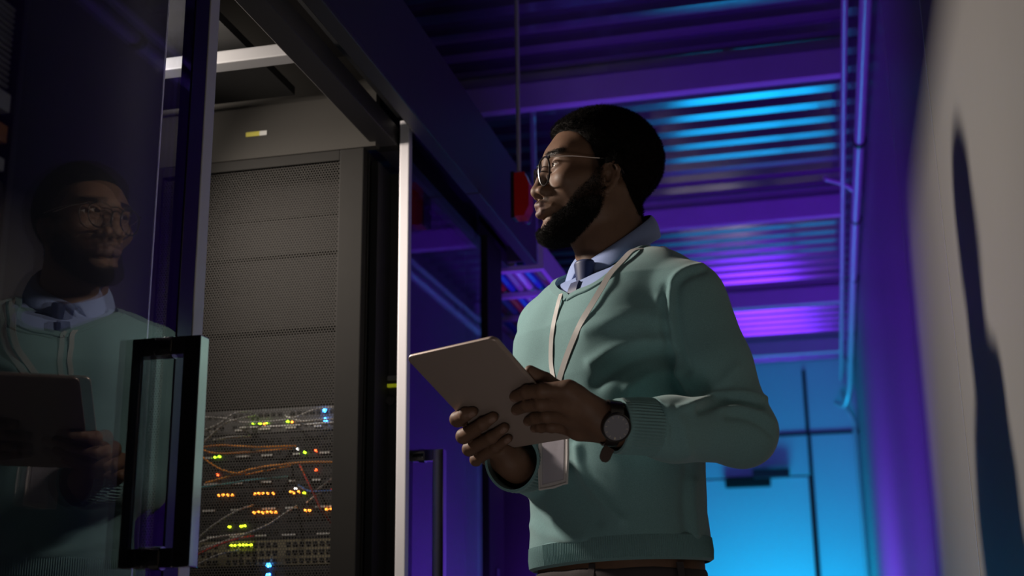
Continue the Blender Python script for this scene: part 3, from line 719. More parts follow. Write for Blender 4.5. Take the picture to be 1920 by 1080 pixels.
# ---- torso profile (half width, half depth, forward offset of the centre) against height, sweater surface
TZ = np.array([.90, 1.02, 1.08, 1.14, 1.25, 1.36, 1.45, 1.52, 1.58, 1.66])
TA = np.array([.172, .171, .170, .163, .165, .178, .184, .170, .12, .07])
TD = np.array([.125, .124, .122, .118, .122, .132, .132, .112, .078, .06])
TF = np.array([.000, .002, .004, .006, .006, .006, .002, -.008, -.020, -.030])
def f_trunk(p, off=0.):
    q = torso_local(p); z = q[:, 2]
    a = np.interp(z, TZ, TA); b = np.interp(z, TZ, TD); c = np.interp(z, TZ, TF)
    x = (q[:, 0]-c)/b; y = q[:, 1]/a
    r = (np.abs(x)**2.3+np.abs(y)**2.3)**(1/2.3)
    return smax((r-1)*np.minimum(a, b)*.9-off, z-1.555-off, .03)
NB = V(1146, 452, .02)                       # base of the neck
def f_shoulders(p, off=0.):
    d = None
    for S, E, dz in ((SHL, ELL, .014), (SHR, ELR, .034)):
        q = s_chain(p, [NB-ez*(.056+dz), NB*.42+S*.58-ez*dz, S], [.058+off, .054+off, .060+off], .03)
        d = q if d is None else smin(d, q, .03)
    q = torso_local(p)
    for s in (-1, 1): d = smin(d, s_ell(q, (.045, s*.075, 1.43), (.080+off, .085+off, .085+off)), .03)   # chest
    return d
def f_armL(p, off=0.):
    return s_chain(p, [SHL, SHL*.5+ELL*.5, ELL, ELL*.45+WRL*.55, WRL], [.064+off, .056+off, .0485+off, .0455+off, .038+off], .022)
def f_armR(p, off=0.):
    return s_chain(p, [SHR, SHR*.5+ELR*.5, ELR, ELR*.45+WRR*.55, WRR], [.060+off, .055+off, .050+off, .046+off, .041+off], .022)
f_headL = local(f_head, (0, 0, .04), .22)
def f_body(p):
    h = head_local(p); d = smin(f_headL(h), f_neckL(h), .016)
    sh = -.011
    b = smin(f_trunk(p, sh), f_shoulders(p, sh-.002), .03)
    b = smin(b, f_armL(p, sh-.003), .02); b = smin(b, f_armR(p, sh-.003), .02)
    b = smax(b, .93-p[:, 2], .01)
    d = smin(d, b, .02)
    d = np.minimum(d, np.minimum(f_lhandL(p), f_rhandL(p)))
    return d

# ---- skin, hair and cloth materials
def attr_mat(name, rough, bump=None, spec=.5, sheen=0.):
    m = mat(name, (.5, .5, .5), rough, spec=spec, bump=bump); nt = m.node_tree
    a = nt.nodes.new('ShaderNodeAttribute'); a.attribute_name = 'tone'
    nt.links.new(a.outputs['Color'], nt.nodes['Principled BSDF'].inputs['Base Color'])
    if sheen: nt.nodes['Principled BSDF'].inputs['Sheen Weight'].default_value = sheen
    return m
M['skin'] = attr_mat('dark brown skin', .58, (650, .16, .0007), .28)
M['skin'].node_tree.nodes['Principled BSDF'].inputs['Subsurface Weight'].default_value = .06
M['skin'].node_tree.nodes['Principled BSDF'].inputs['Subsurface Radius'].default_value = (.02, .008, .004)
M['skin'].node_tree.nodes['Principled BSDF'].inputs['Subsurface Scale'].default_value = .3
M['hair'] = mat('black hair', (.0055, .0045, .004), .8, spec=.06)
M['beardhair'] = mat('black beard hair', (.008, .0065, .0055), .75, spec=.10)
def cloth(name, color, scale, amt, strength, rough=.9, sheen=.3, rib=None):
    m = mat(name, color, rough, spec=.2, noise=(scale, amt), bump=(scale*1.3, strength, .0012))
    b = m.node_tree.nodes['Principled BSDF']; b.inputs['Sheen Weight'].default_value = sheen; b.inputs['Sheen Roughness'].default_value = .5
    return m
M['knit'] = cloth('teal wool knit', (.155, .285, .295), 800, .34, .16, sheen=.25)
M['rib'] = cloth('teal ribbed knit', (.145, .265, .275), 800, .3, .14, sheen=.25)
M['shirt'] = cloth('blue cotton shirt', (.27, .35, .62), 1400, .12, .06, .75, .1)
M['tie'] = cloth('navy silk tie', (.022, .034, .105), 1500, .2, .05, .45, .1)
M['trousers'] = cloth('dark grey trousers', (.045, .036, .038), 900, .25, .3, .85, .1)
M['lanyard'] = mat('grey lanyard strap', (.52, .50, .49), .5, bump=(900, .15, .0004))
M['leather'] = mat('dark leather', (.035, .018, .012), .5, bump=(400, .2, .0005))
SKIN = np.array([.135, .073, .046])

# ---- body
man = empty('person', (float(M0[0]), float(M0[1]), 0))
pos, q = polygonise(f_body, (-1.0, 1.4, .90), (.15, 2.5, 1.92), .0022)
hp = head_local(pos)
tone = np.tile(SKIN, (len(pos), 1))
x, y, z = hp[:, 0], np.abs(hp[:, 1]), hp[:, 2]
def sst(a, b, v): t = np.clip((v-a)/(b-a), 0, 1); return t*t*(3-2*t)
lipm = sst(.096, .100, x)*sst(-.0545, -.0505, z)*(1-sst(-.026, -.022, z))*(1-sst(.019, .026, y))
tone = tone*(1-lipm[:, None])+np.array([.125, .070, .058])*lipm[:, None]
def beard_mask(x, y, z):
    """1 where the beard grows: chin, jaw, cheeks up to the sideburns"""
    top = np.interp(x, [-.02, .012, .030, .052, .065, .085, .092, .102], [.034, .028, .004, -.017, -.040, -.053, -.066, -.074])
    m = sst(-.004, .006, top-z)*sst(-.006, .006, x-np.interp(z, [-.11, -.093, -.077, -.058, -.03, 0, .04], [.075, .047, .030, .015, .006, .006, .008]))
    m = m*sst(-.105, -.095, z+.0*x)
    return m*np.clip(sst(.010, .016, y)+(z < -.062), 0, 1)*(x > -.01)
def mous_mask(x, y, z): return sst(.088, .095, x)*sst(.003, .006, y)*(1-sst(.022, .028, y))*sst(-.030, -.026, z)*(1-sst(-.019, -.016, z))
bm_ = beard_mask(x, y, z); mm = mous_mask(x, y, z)
def hair_mask(x, y, z):
    """1 under the hair of the head"""
    front = np.interp(z, [-.06, -.035, .0, .020, .027, .042, .064, .090, .100, .107, .120], [-.065, -.055, -.035, -.026, .014, .022, .029, .046, .060, .078, .12])
    return sst(-.003, .004, front-x)
hm = hair_mask(x, y, z)*sst(-.055, -.035, z)
# sideburn strip in front of the ear
sb = sst(.006, .012, x)*(1-sst(.020, .032, x))*sst(-.03, 0, z)*(1-sst(.06, .07, z))*(y > .05)
earm = sst(.068, .0725, y)*(z < .036)*(z > -.03)*(x < .012)*(x > -.034)
dk = np.clip(np.maximum(np.maximum(bm_*.85, mm*.6), np.maximum(hm, sb*.7))*(1-earm), 0, 1)*(z > -.12)
tone = tone*(1-dk[:, None]*.85)
brow = sst(.052, .0555, z+.05*(y-.03))*(1-sst(.0615, .065, z+.05*(y-.03)))*sst(.012, .018, y)*(1-sst(.050, .058, y))*(x > .06)
tone = tone*(1-.8*brow[:, None])
for FG, FR in ((LF, LR), (RF, RR)):          # finger nails
    for i in range(4):
        t_, dd_ = FG[i][3], unit(FG[i][3]-FG[i][2]); c_ = t_+TN*FR[i][3]*.85+dd_*FR[i][3]*.10
        v_ = pos-c_; al = v_@dd_; la = v_@unit(np.cross(dd_, TN)); up = v_@TN
        m_ = (1-sst(.85, 1.1, np.sqrt((al/.0062)**2+(la/.0048)**2)))*(up > -.004)*(up < .006)
        tone = tone*(1-m_[:, None])+np.array([.21, .125, .095])*m_[:, None]
tone *= (1+.08*noise3(pos, 60)+.05*noise3(pos, 260))[:, None]
body = mesh_obj('body', pos, q, M['skin'], man, M0*[1, 1, 0], {'tone': tone})
body['label'] = 'dark brown skin'
tag(man, 'man in teal sweater, blue shirt and tie looking left while holding a tablet', 'person')
# eyes
for s in (-1, 1):
    c = HW(.0735, s*.031, .0345)
    e = MB().ball(c, .0124, 12).build('eye', mat('eye white', (.55, .50, .46), .15), man, True)
    g_ = unit(hf*.97-hl*s*.0+ez*.10-hl*.12)
    iris = MB(); p0 = c+g_*.0108; iris.cyl(p0, p0+g_*.00175, .0058, 20).build('iris', mat('dark iris', (.012, .006, .004), .08), e)
# ---- hair and beard shells with curly fuzz
def curls(base_pos, base_n, count, length, rad, seed, turn=2.2):
    rs = np.random.RandomState(seed); i = rs.randint(0, len(base_pos), count)
    p = base_pos[i]+rs.normal(0, .0008, (count, 3)); n = base_n[i]+rs.normal(0, .35, (count, 3)); n /= np.linalg.norm(n, axis=1, keepdims=True)
    t = np.cross(n, rs.normal(0, 1, (count, 3))); t /= np.linalg.norm(t, axis=1, keepdims=True)+1e-9; b = np.cross(n, t)
    L = length*(.6+.7*rs.rand(count))[:, None]; segs = 5; ring = []
    ph = rs.rand(count)[:, None]*6.28
    for k in range(segs):
        u_ = k/(segs-1); a = ph+u_*turn*2.2
        c = p+n*L*u_+(t*np.cos(a)+b*np.sin(a))*L*.35*u_
        r = rad*(1-.6*u_)
        ring.append([c+t*r, c-t*r*.5+b*r*.87, c-t*r*.5-b*r*.87])
    V_ = np.stack([np.stack(g, 1) for g in ring], 1).reshape(-1, 3)      # count, segs, 3
    fs = []
    base = (np.arange(count)*segs*3)[:, None]
    for k in range(segs-1):
        for j in range(3):
            a, b2 = k*3+j, k*3+(j+1) % 3
            fs.append(np.stack([base[:, 0]+a, base[:, 0]+b2, base[:, 0]+b2+3, base[:, 0]+a+3], 1))
    return V_, np.concatenate(fs)
def f_hair(h):
    th = np.interp(h[:, 2], [-.05, -.02, .02, .06, .12], [.0015, .004, .0085, .0115, .0125])
    front = np.interp(h[:, 2], [-.06, -.035, .0, .020, .027, .042, .064, .090, .100, .107, .120, .2], [-.065, -.055, -.035, -.026, .012, .020, .027, .044, .058, .076, .12, .2])
    d = smin(f_head(h), f_neck(h), .016)
    cut = (h[:, 0]-front)
    d = d-th*np.clip(-cut/.032, .06, 1)-.0011*noise3(h, 260)-.0012*noise3(h, 110)
    e = s_ell(mir(h), (-.008, .078, .006), (.017, .013, .026))
    d = smax(d, cut, .003); d = smax(d, -.052-h[:, 2], .004); d = smax(d, -e, .003)
    return d
pos, q = polygonise(f_hair, (-.16, -.12, -.07), (.12, .12, .19), .0024, project=1)
n_ = normals_of(pos, q); inner = f_head(pos) > .0015
hw = lambda P_: HO+P_[:, :1]*hf+P_[:, 1:2]*hl+P_[:, 2:3]*ez
rotn = lambda P_: P_[:, :1]*hf+P_[:, 1:2]*hl+P_[:, 2:3]*ez
vc, fc = curls(hw(pos[inner]), rotn(n_[inner]), 26000, .0042, .00028, 5)
P_ = np.concatenate([hw(pos), vc]); Fq = np.concatenate([q, fc+len(pos)])
mesh_obj('hair', P_, Fq, M['hair'], man, M0*[1, 1, 0])
bp = body.data; cnt = len(bp.vertices); co = np.empty(cnt*3, np.float32); bp.vertices.foreach_get('co', co); co = co.reshape(-1, 3)+M0*[1, 1, 0]
no = np.empty(cnt*3, np.float32); bp.vertices.foreach_get('normal', no); no = no.reshape(-1, 3)
h = head_local(co); hy = np.abs(h[:, 1])
near = (h[:, 2] > -.12) & (h[:, 2] < .19) & (np.linalg.norm(h, axis=1) < .22)
wgt = np.where(near, beard_mask(h[:, 0], hy, h[:, 2]), 0)
dens = wgt*np.interp(h[:, 2], [-.10, -.05, -.01, .03], [1, 1, .8, .7])*np.clip(.55+.45*sst(-.045, -.06, h[:, 2])*1.0, 0, 1)
rs = np.random.RandomState(9)
pick = rs.rand(cnt) < dens
ln = lambda pts: None
def f_beard(h_):
    x_, y_, z_ = h_[:, 0], np.abs(h_[:, 1]), h_[:, 2]
    th = .0055*(1-sst(-.090, -.055, z_))*sst(.04, .07, x_)+.0025*(1-sst(-.06, -.02, z_))+.0004
    return smin(f_head(h_), f_neck(h_), .016)-th*beard_mask(x_, y_, z_)-.0007*noise3(h_, 300)+.0012
posb, qb = polygonise(f_beard, (-.02, -.085, -.125), (.13, .085, .045), .0024, project=1)
keep = beard_mask(posb[:, 0], np.abs(posb[:, 1]), posb[:, 2]) > .35
kf = keep[qb].all(1); qb = qb[kf]; used = np.unique(qb); rm = -np.ones(len(posb), int); rm[used] = np.arange(len(used)); posb = posb[used]; qb = rm[qb]
nb_ = normals_of(posb, qb); mid = posb[:, 2] < -.03
v1, f1 = curls(hw(posb), rotn(nb_), 9000, .0035, .00022, 6)
v2, f2 = curls(hw(posb[mid]), rotn(nb_[mid]), 9000, .0045, .00022, 7)
v3, f3 = curls(co[pick], no[pick], 9000, .0022, .00014, 8)
mmk = mous_mask(h[:, 0], hy, h[:, 2])*near > .5
v4, f4 = curls(co[mmk], no[mmk]-ez*1.2, 420, .0018, .00012, 12)
bk = (h[:, 0] > .055) & (hy > .014) & (hy < .055) & (h[:, 2]+.05*(hy-.03) > .0535) & (h[:, 2]+.05*(hy-.03) < .0635) & near
v5, f5 = curls(co[bk], no[bk]*.5+(hl*np.sign(h[bk, 1:2])), 900, .0045, .00018, 14, .4)
allv = [hw(posb), v1, v2, v3, v4, v5]; offs = np.cumsum([0]+[len(a) for a in allv])
mesh_obj('beard', np.concatenate(allv), np.concatenate([a+o for a, o in zip([qb, f1, f2, f3, f4, f5], offs)]), M['beardhair'], man, M0*[1, 1, 0])
# ================================================================ CLOTHES
def sweater0(p): return smin(f_trunk(p), f_shoulders(p), .035)
def on_sdf(f, x_, y_, out=0., t0=1.5, t1=2.6):
    d_ = ray(x_, y_); ts = np.linspace(t0, t1, 1100); v = f(CAM+ts[:, None]*d_); k = int(np.argmax(v < 0))
    return CAM+(ts[k]-out)*d_
VP = on_sdf(sweater0, 1068, 551)            # point of the V-neck
NECKPX = [(1066, 552), (1080, 547), (1100, 539), (1122, 527), (1145, 512), (1165, 495), (1185, 476), (1203, 459)]
NE = torso_local(np.array([on_sdf(sweater0, *q_) for q_ in NECKPX])); NE = NE[NE[:, 0] < .2]
NE = np.concatenate([NE, [[.005, .098, NE[-1, 2]+.012], [-.04, .085, NE[-1, 2]+.026], [-.075, .055, NE[-1, 2]+.038], [-.088, .021, NE[-1, 2]+.042]]])
vq = torso_local(VP[None])[0]
print('V point in torso coordinates', vq, 'neck base', torso_local(NB[None])[0])
nbq = torso_local(NB[None])[0]
folds = []                                   # (polyline, height of the ridge, half width)
def bare(p): return smin(smin(sweater0(p), f_armL(p), .014), f_armR(p), .014)
def fold(pts, amp, w): folds.append((np.array([on_sdf(bare, p[0], p[1]) for p in pts]), amp, w))
# ridges and hollows of the knit (px, py, depth offset)
fold([(1316, 500), (1285, 508), (1264, 524), (1257, 555), (1259, 600), (1266, 645), (1276, 690), (1290, 725)], .0062, .0065)   # armhole seam
fold([(1318, 506), (1290, 515), (1272, 532), (1268, 560), (1271, 605), (1278, 650), (1290, 695)], -.0060, .0070)
fold([(1250, 540), (1247, 590), (1254, 640), (1262, 680)], -.0040, .0080)
fold([(1235, 560), (1232, 600), (1240, 650)], .0030, .0080)
fold([(1425, 762), (1385, 752), (1345, 757), (1312, 770)], -.0075, .0060)
fold([(1432, 748), (1390, 738), (1345, 742), (1308, 760), (1275, 768)], .0060, .0065)
fold([(1448, 792), (1425, 775), (1385, 765), (1350, 768)], .0045, .0060)
fold([(1448, 815), (1425, 795), (1395, 782), (1365, 780)], -.0045, .0060)
fold([(1380, 690), (1350, 720), (1320, 745), (1295, 762)], .0040, .0090)
fold([(1225, 768), (1240, 790), (1240, 820)], .0030, .0080)
fold([(1255, 768), (1275, 790), (1285, 825), (1290, 850)], .0035, .0080)
fold([(1240, 775), (1257, 795), (1264, 830)], -.0030, .0070)
fold([(1245, 600), (1200, 590), (1150, 600), (1100, 620)], .0040, .0120)
fold([(1250, 640), (1200, 640), (1150, 655), (1110, 680)], .0055, .0100)
fold([(1260, 665), (1210, 668), (1160, 690), (1120, 720)], -.0060, .0110)
fold([(1275, 700), (1230, 700), (1180, 725)], .0050, .0100)
fold([(1084, 838), (1088, 870), (1104, 905), (1135, 945), (1165, 975)], .0065, .0080)
fold([(1060, 860), (1070, 900), (1095, 940), (1120, 975)], -.0040, .0110)
fold([(1300, 905), (1298, 950), (1305, 1010)], .0045, .0080)
fold([(1290, 880), (1284, 940), (1290, 1010)], -.0045, .0090)
fold([(1010, 960), (1025, 1000), (1045, 1035)], -.0030, .0120)
fold([(995, 985), (1030, 1005), (1090, 1012)], .0030, .0100)
NZ = NE[:, 2]; NYW = np.abs(NE[:, 1]-NE[0, 1]); Y0 = NE[0, 1]
NXE = NE[:, 0]
def neckcut(p, grow=0.):
    """>0 outside, <0 inside the V opening (to be removed from the sweater)"""
    q = torso_local(p)
    o_ = np.argsort(NXE); top = np.interp(q[:, 0], NXE[o_], NZ[o_])
    w_ = np.where(q[:, 1] > Y0, np.interp(q[:, 2], NZ[:7], NYW[:7]), np.interp(q[:, 2], [NZ[0], NZ[0]+.012, NZ[0]+.03, NZ[0]+.06, NZ[0]+.08], [0, .030, .058, .084, .092]))+grow
    side = np.abs(q[:, 1]-Y0*(1-np.clip((q[:, 2]-NZ[0])/.08, 0, 1)))-np.maximum(w_, .0015)
    return np.maximum(side, np.maximum(np.maximum((NZ[0]-grow-.002-q[:, 2]), (top-grow-q[:, 2])), (-.125-q[:, 0])))
def hemz(q): return 1.092+.004*np.sin(q[:, 1]*9)
def f_sweater(p):
    d = smin(f_trunk(p), f_shoulders(p), .035)
    aL = f_armL(p); aR = f_armR(p)
    axL = unit(WRL-ELL); axR = unit(WRR-ELR)
    cl = (p-(WRL-axL*.064))@axL; cr_ = (p-(WRR-axR*.040))@axR
    aL = smax(aL, cl, .003); aR = smax(aR, cr_, .003)
    d = smin(d, aL, .014); d = smin(d, aR, .014)
    q = torso_local(p)
    d = smax(d, hemz(q)-p[:, 2], .006)
    d = smax(d, -neckcut(p, .004), .004)
    d = smax(d, -(f_neckL(head_local(p))-.010), .004)
    return d
pos, q = polygonise(f_sweater, (-1.0, 1.4, 1.02), (.15, 2.5, 1.72), .0034, project=2)
n_ = normals_of(pos, q)
disp = .0012*noise3(pos, 14)+.0009*noise3(pos, 30)
for pl, amp, w_ in folds:
    pl = catmull(pl, 6); best = np.full(len(pos), 9.)
    for i in range(len(pl)-1):
        a, b = pl[i], pl[i+1]; ba = b-a; t = np.clip(((pos-a)@ba)/(ba@ba), 0, 1); e_ = 1-.0*t
        # distance measured mostly across the surface
        dv = pos-a-t[:, None]*ba; vd = unit(a-CAM); al = dv@vd; dd = np.sqrt(np.maximum((dv*dv).sum(1)-al*al, 0)+(.25*al)**2)
        best = np.minimum(best, dd)
    disp += amp*np.exp(-(best/w_)**2)
pos = pos+n_*disp[:, None]
sw = mesh_obj('sweater', pos, q, M['knit'], man, M0*[1, 1, 0]); sw['label'] = 'teal V-neck sweater'
def body_part(name, mb, material, parent, smooth=True):
    """part of the man or of one of his clothes, whose origin sits at his feet"""
    o = mb.build(name, material, None, smooth); o.data.transform(Matrix.Translation(Vector((-M0[0], -M0[1], 0)))); o.parent = parent; return o
# ribbed cuffs: lofts with real ribs
def ribbed(mb, c0, c1, r0, r1, nrib=46, depth=.0011, segs=14, thick=.004, sq=1.0, ax2=None, flare=None):
    ax = unit(c1-c0); u_ = unit(np.cross(ax, ez)); v_ = np.cross(ax, u_); n = nrib*4; rings = []
    prof_ = [(0, -thick), (0, 0)]+[(k/segs, 0) for k in range(1, segs+1)]+[(1, -thick), (.6, -thick*1.3)]
    for s, dr_ in prof_:
        ring = []
        for k in range(n):
            a = 2*math.pi*k/n; r = r0+(r1-r0)*s+dr_+(depth*math.cos(nrib*a)*min(1, 5*s, 5*(1-s)) if dr_ == 0 else 0)+(.0012*math.sin(3*a+s*3))
            ring.append(mb.bm.verts.new(Vector(c0+(c1-c0)*s+(u_*math.cos(a)+v_*math.sin(a)*sq)*r)))
        rings.append(ring)
    for A, B in zip(rings, rings[1:]):
        for k in range(n): mb.bm.faces.new((A[k], A[(k+1) % n], B[(k+1) % n], B[k]))
    return mb
axL = unit(WRL-ELL); axR = unit(WRR-ELR)
body_part('cuff', ribbed(MB(), WRL-axL*.072, WRL-axL*.004, .0428, .0402, 52), M['rib'], sw)
body_part('cuff', ribbed(MB(), WRR-axR*.05, WRR+axR*.016, .0465, .0455, 52, .0014), M['rib'], sw)
# ribbed hem around the waist
mb = MB(); n = 260; rings = []
def hem_ring(z, off, rib):
    a_ = np.interp(z, TZ, TA); b_ = np.interp(z, TZ, TD); c_ = np.interp(z, TZ, TF); out = []
    for k in range(n*3):
        t = 2*math.pi*k/(n*3); ca, sa = math.cos(t), math.sin(t); m_ = (abs(ca)**2.3+abs(sa)**2.3)**(-1/2.3)
        r_ = off+rib*math.cos(n*t)
        p = TW(c_+(b_*m_+r_)*ca, (a_*m_+r_)*sa, z+.004*math.sin(a_*m_*sa*9)); out.append(mb.bm.verts.new(Vector(p)))
    return out
for z_, o_, r_ in [(1.108, -.010, 0), (1.101, -.0035, .0), (1.097, .0002, .0009), (1.078, .0, .0009), (1.064, -.0015, .0009), (1.060, -.007, 0), (1.09, -.012, 0)]: rings.append(hem_ring(z_, o_, r_))
for A, B in zip(rings, rings[1:]):
    for k in range(len(A)): mb.bm.faces.new((A[k], A[(k+1) % len(A)], B[(k+1) % len(A)], B[k]))
body_part('hem', mb, M['rib'], sw)
# neckline rib: walk along the edge of the opening on the sweater surface
def edge_pt(s, t):                 # t from 0 at the V to 1 at the nape, s = side
    tz = t
    z = vq[2]+(nbq[2]-vq[2]+.008)*min(1, t*1.5)
    if t <= .67:
        yy = s*.079*(min(1, t*1.5))**.72
        return z, yy
    a = (t-.67)/.33*math.pi/2
    return None, a
def on_surface(p, d_, reach=.12):
    lo_, hi_ = -reach, reach; best = None; ts = np.linspace(hi_, lo_, 60); pts = p+ts[:, None]*d_; v = sweater0(pts)
    k = np.argmax(v < 0)
    if not (v < 0).any(): return None
    if k == 0: return pts[0]
    t0, t1 = ts[k-1], ts[k]; f_ = v[k-1]/(v[k-1]-v[k]); return p+(t0+(t1-t0)*f_)*d_
def neck_edge(s):
    out = []
    for k in range(len(NE)):
        q_ = NE[k].copy(); wk = NYW[k] if s > 0 or k > 6 else np.interp(q_[2], [NZ[0], NZ[0]+.012, NZ[0]+.03, NZ[0]+.06, NZ[0]+.08], [0, .030, .058, .084, .092]); q_[1] = Y0*(1-min(1, (q_[2]-NZ[0])/.08))+s*max(wk+.005, .001); q_[2] -= .004
        if k == 0: q_[1] = Y0; q_[2] -= .006
        p = TW(*q_); d_ = unit(tf*q_[0]*6+tl*q_[1]*6+ez*(.3+.35*min(k, 8)/8))
        r_ = on_surface(p, d_, .05)
        if r_ is not None: out.append(r_)
    return out
for s in (1, -1):
    pl = neck_edge(s)
    pl = catmull(pl, 5)
    nr = []
    for p in pl:
        e = 1e-3; P0 = np.array(p)[None]; nr.append(unit([sweater0(P0+np.eye(3)[a]*e)[0]-sweater0(P0-np.eye(3)[a]*e)[0] for a in range(3)]))
    mb = MB().ribbon([np.array(p)+nn*.0004 for p, nn in zip(pl, nr)], .0125, .0045, nr)
    o = body_part('neckline_rib', mb, M['rib'], sw, True)
    bv = o.modifiers.new('bevel', 'BEVEL'); bv.width = .0018; bv.segments = 2
# ---- shirt: an inner body showing in the V, plus collar
KC = V(1146, 470, .0)
def f_shirt(p):
    d = smin(f_trunk(p, -.006), f_shoulders(p, -.006), .035)
    d = smax(d, 1.30-p[:, 2], .004); q = torso_local(p)
    d = smax(d, neckcut(p, .026), .004)
    d = smin(d, smax(f_neckL(head_local(p))-.0045, np.maximum(p[:, 2]-(KC[2]-.004-q[:, 0]*.75), 1.50-p[:, 2]), .003), .008)
    return d
pos, q = polygonise(f_shirt, (-.62, 1.9, 1.34), (-.12, 2.32, 1.72), .0034)
n_ = normals_of(pos, q); pos = pos+n_*(.0014*noise3(pos, 45))[:, None]
sh = mesh_obj('shirt', pos, q, M['shirt'], man, M0*[1, 1, 0]); sh['label'] = 'blue cotton shirt'
# collar: fold line around the neck, leaf turned down and out
def col_frame(phi):                # phi = 0 front of the neck, +pi/2 his left, pi nape
    h0 = head_local(NB[None])[0]
    dr_ = tf*math.cos(phi)+tl*math.sin(phi)
    return dr_
KC = V(1146, 470, .0)
def collar(side):
    mb = MB(); segs = 22; rows = []
    for k in range(segs+1):
        u_ = k/segs; phi = side*(.03+u_*(math.pi-.03)); dr_ = col_frame(phi)
        cz_ = KC-tf*.006
        zt_ = .028-.050*math.cos(phi)*.95-.010*(1-u_)**4
        r_ = .0635+.002*math.sin(phi*1.0)**2+.004*(math.cos(phi) < 0)*abs(math.cos(phi))
        top_ = cz_+dr_*r_+ez*zt_
        drop = .040+.004*math.exp(-(u_/.16)**2)
        outr = r_+.016+.006*math.sin(math.pi*min(1, u_*1.3))
        ph2 = phi+side*.34*math.exp(-(u_/.16)**2); dr2 = col_frame(ph2)
        low = cz_+dr2*(outr+.008*math.exp(-(u_/.2)**2))+ez*(zt_-drop)
        midp = (top_+low)/2+dr_*.004+ez*.003
        inn = cz_+dr_*(r_-.004)+ez*(zt_-.003); innl = cz_+dr_*(r_-.006)+ez*(zt_-.035)
        row = [innl, inn, top_+ez*.0012, top_*.8+low*.2+dr_*.0035+ez*.002, midp, top_*.2+low*.8+dr_*.002, low, low-dr_*.0022, midp-dr_*.0022-ez*.0, inn+dr_*.0015-ez*.004]
        rows.append([mb.bm.verts.new(Vector(p)) for p in row])
    for A, B in zip(rows, rows[1:]):
        for k in range(len(A)-1): mb.bm.faces.new((A[k], A[k+1], B[k+1], B[k]))
    mb.bm.faces.new(rows[0][2:]); return mb
for s in (1, -1):
    o = body_part('collar', collar(s), M['shirt'], sh)
    sd = o.modifiers.new('sub', 'SUBSURF'); sd.levels = 1; sd.render_levels = 2
# ---- tie
tq = lambda x, y, z: TW(x, y, z)
def f_shirtfront(yy, z):
    p = TW(.2, yy, z); ts = np.linspace(0, .25, 80); pts = p-ts[:, None]*tf; v = f_shirt(pts); k = np.argmax(v < 0); return pts[k]
KP = V(1096, 515, -.066)
kq = torso_local(KP[None])[0]; print('tie knot', kq)
def f_tie(p):
    q = torso_local(p)-kq
    hw_ = np.interp(q[:, 2], [-.03, -.022, .018, .03], [.0140, .0155, .0215, .019]); dp_ = np.interp(q[:, 2], [-.03, .02], [.011, .0145])
    d = (np.sqrt((q[:, 0]/dp_)**2+(q[:, 1]/hw_)**2)-1)*.009
    d = smax(d, np.abs(q[:, 2]+.002)-.027, .006)
    e = torso_local(p)
    return d-.0006*np.sin((q[:, 2]+q[:, 1]*.5)*420)*0
pos, q = polygonise(f_tie, KP-.05, KP+.05, .0016)
body_tie = mesh_obj('tie', pos, q, M['tie'], man, M0*[1, 1, 0]); body_tie['label'] = 'navy tie'
pl = []; nn = []
for k in range(9):
    z = kq[2]-.016-k*.012; P0 = TW(.2, kq[1], z); ts = np.linspace(0, .3, 300); pts = P0-ts[:, None]*tf; v = sweater0(pts); kk = int(np.argmax(v < 0))
    pl.append(pts[kk]-tf*(.004+.0012*k))
o = body_part('tie_blade', MB().ribbon(catmull(pl, 4), [.024+.00045*i for i in range(33)], .005, [tf+ez*.3]*33), M['tie'], body_tie)
bv = o.modifiers.new('bevel', 'BEVEL'); bv.width = .0015; bv.segments = 2
# ---- trousers, shoes
HIP = TO+ez*.96
def legpts(s):
    return [HIP+tl*s*.095-ez*.02, HIP+tl*s*.11+tf*.015-ez*.46, HIP+tl*s*.125-tf*.01-ez*.85]
def f_trousers(p):
    q = torso_local(p); d = smax(f_trunk(p, -.0085), np.maximum(p[:, 2]-1.055, .90-p[:, 2]), .01)
    d = smin(d, s_ell(q, (-.012, 0, .93), (.128, .170, .12)), .03)
    for s in (1, -1):
        P_ = legpts(s); d = smin(d, s_chain(p, P_, [.088, .064, .055], .03), .02)
    d = smax(d, p[:, 2]-1.056, .004)
    return smax(d, .035-p[:, 2], .004)-.002*noise3(p, 18)
pos, q = polygonise(f_trousers, (-.75, 1.75, .0), (.05, 2.5, 1.1), .006)
tr = mesh_obj('trousers', pos, q, M['trousers'], man, M0*[1, 1, 0]); tr['label'] = 'dark grey trousers'
for x_ in (-.6, .2, .75):
    phi = x_*1.9; a_, b_ = .160, .113; p = TW(.002+b_*math.cos(phi), a_*math.sin(phi), 1.03); o_ = unit(tf*math.cos(phi)/b_+tl*math.sin(phi)/a_)
    body_part('belt_loop', MB().ribbon([p+o_*.002+ez*.03, p+o_*.006+ez*.012, p+o_*.006-ez*.012, p+o_*.001-ez*.026], .011, .003, [o_]*4), M['trousers'], tr)
for s in (1, -1):
    A = legpts(s)[2]; A = np.array([A[0], A[1], 0]); fd = unit(tf+tl*s*.15)
    sd_ = np.cross(ez, fd)
    def f_shoe(p, A=A, fd=fd, sd_=sd_):
        q = np.stack([(p-A)@fd, (p-A)@sd_, p[:, 2]], 1)
        d = smin(s_cap(q, (-.045, 0, .045), (.12, 0, .032), .040, .034), s_cap(q, (-.03, 0, .06), (-.03, 0, .11), .042, .044), .03)
        d = smin(d, s_cap(q, (.10, .006, .03), (.18, .0, .026), .038, .026), .03)
        return smax(d, .002-q[:, 2], .004)
    pos, q = polygonise(f_shoe, A+[-.25, -.25, -.01], A+[.25, .25, .2], .006)
    mesh_obj('shoe', pos, q, M['leather'], man, M0*[1, 1, 0])

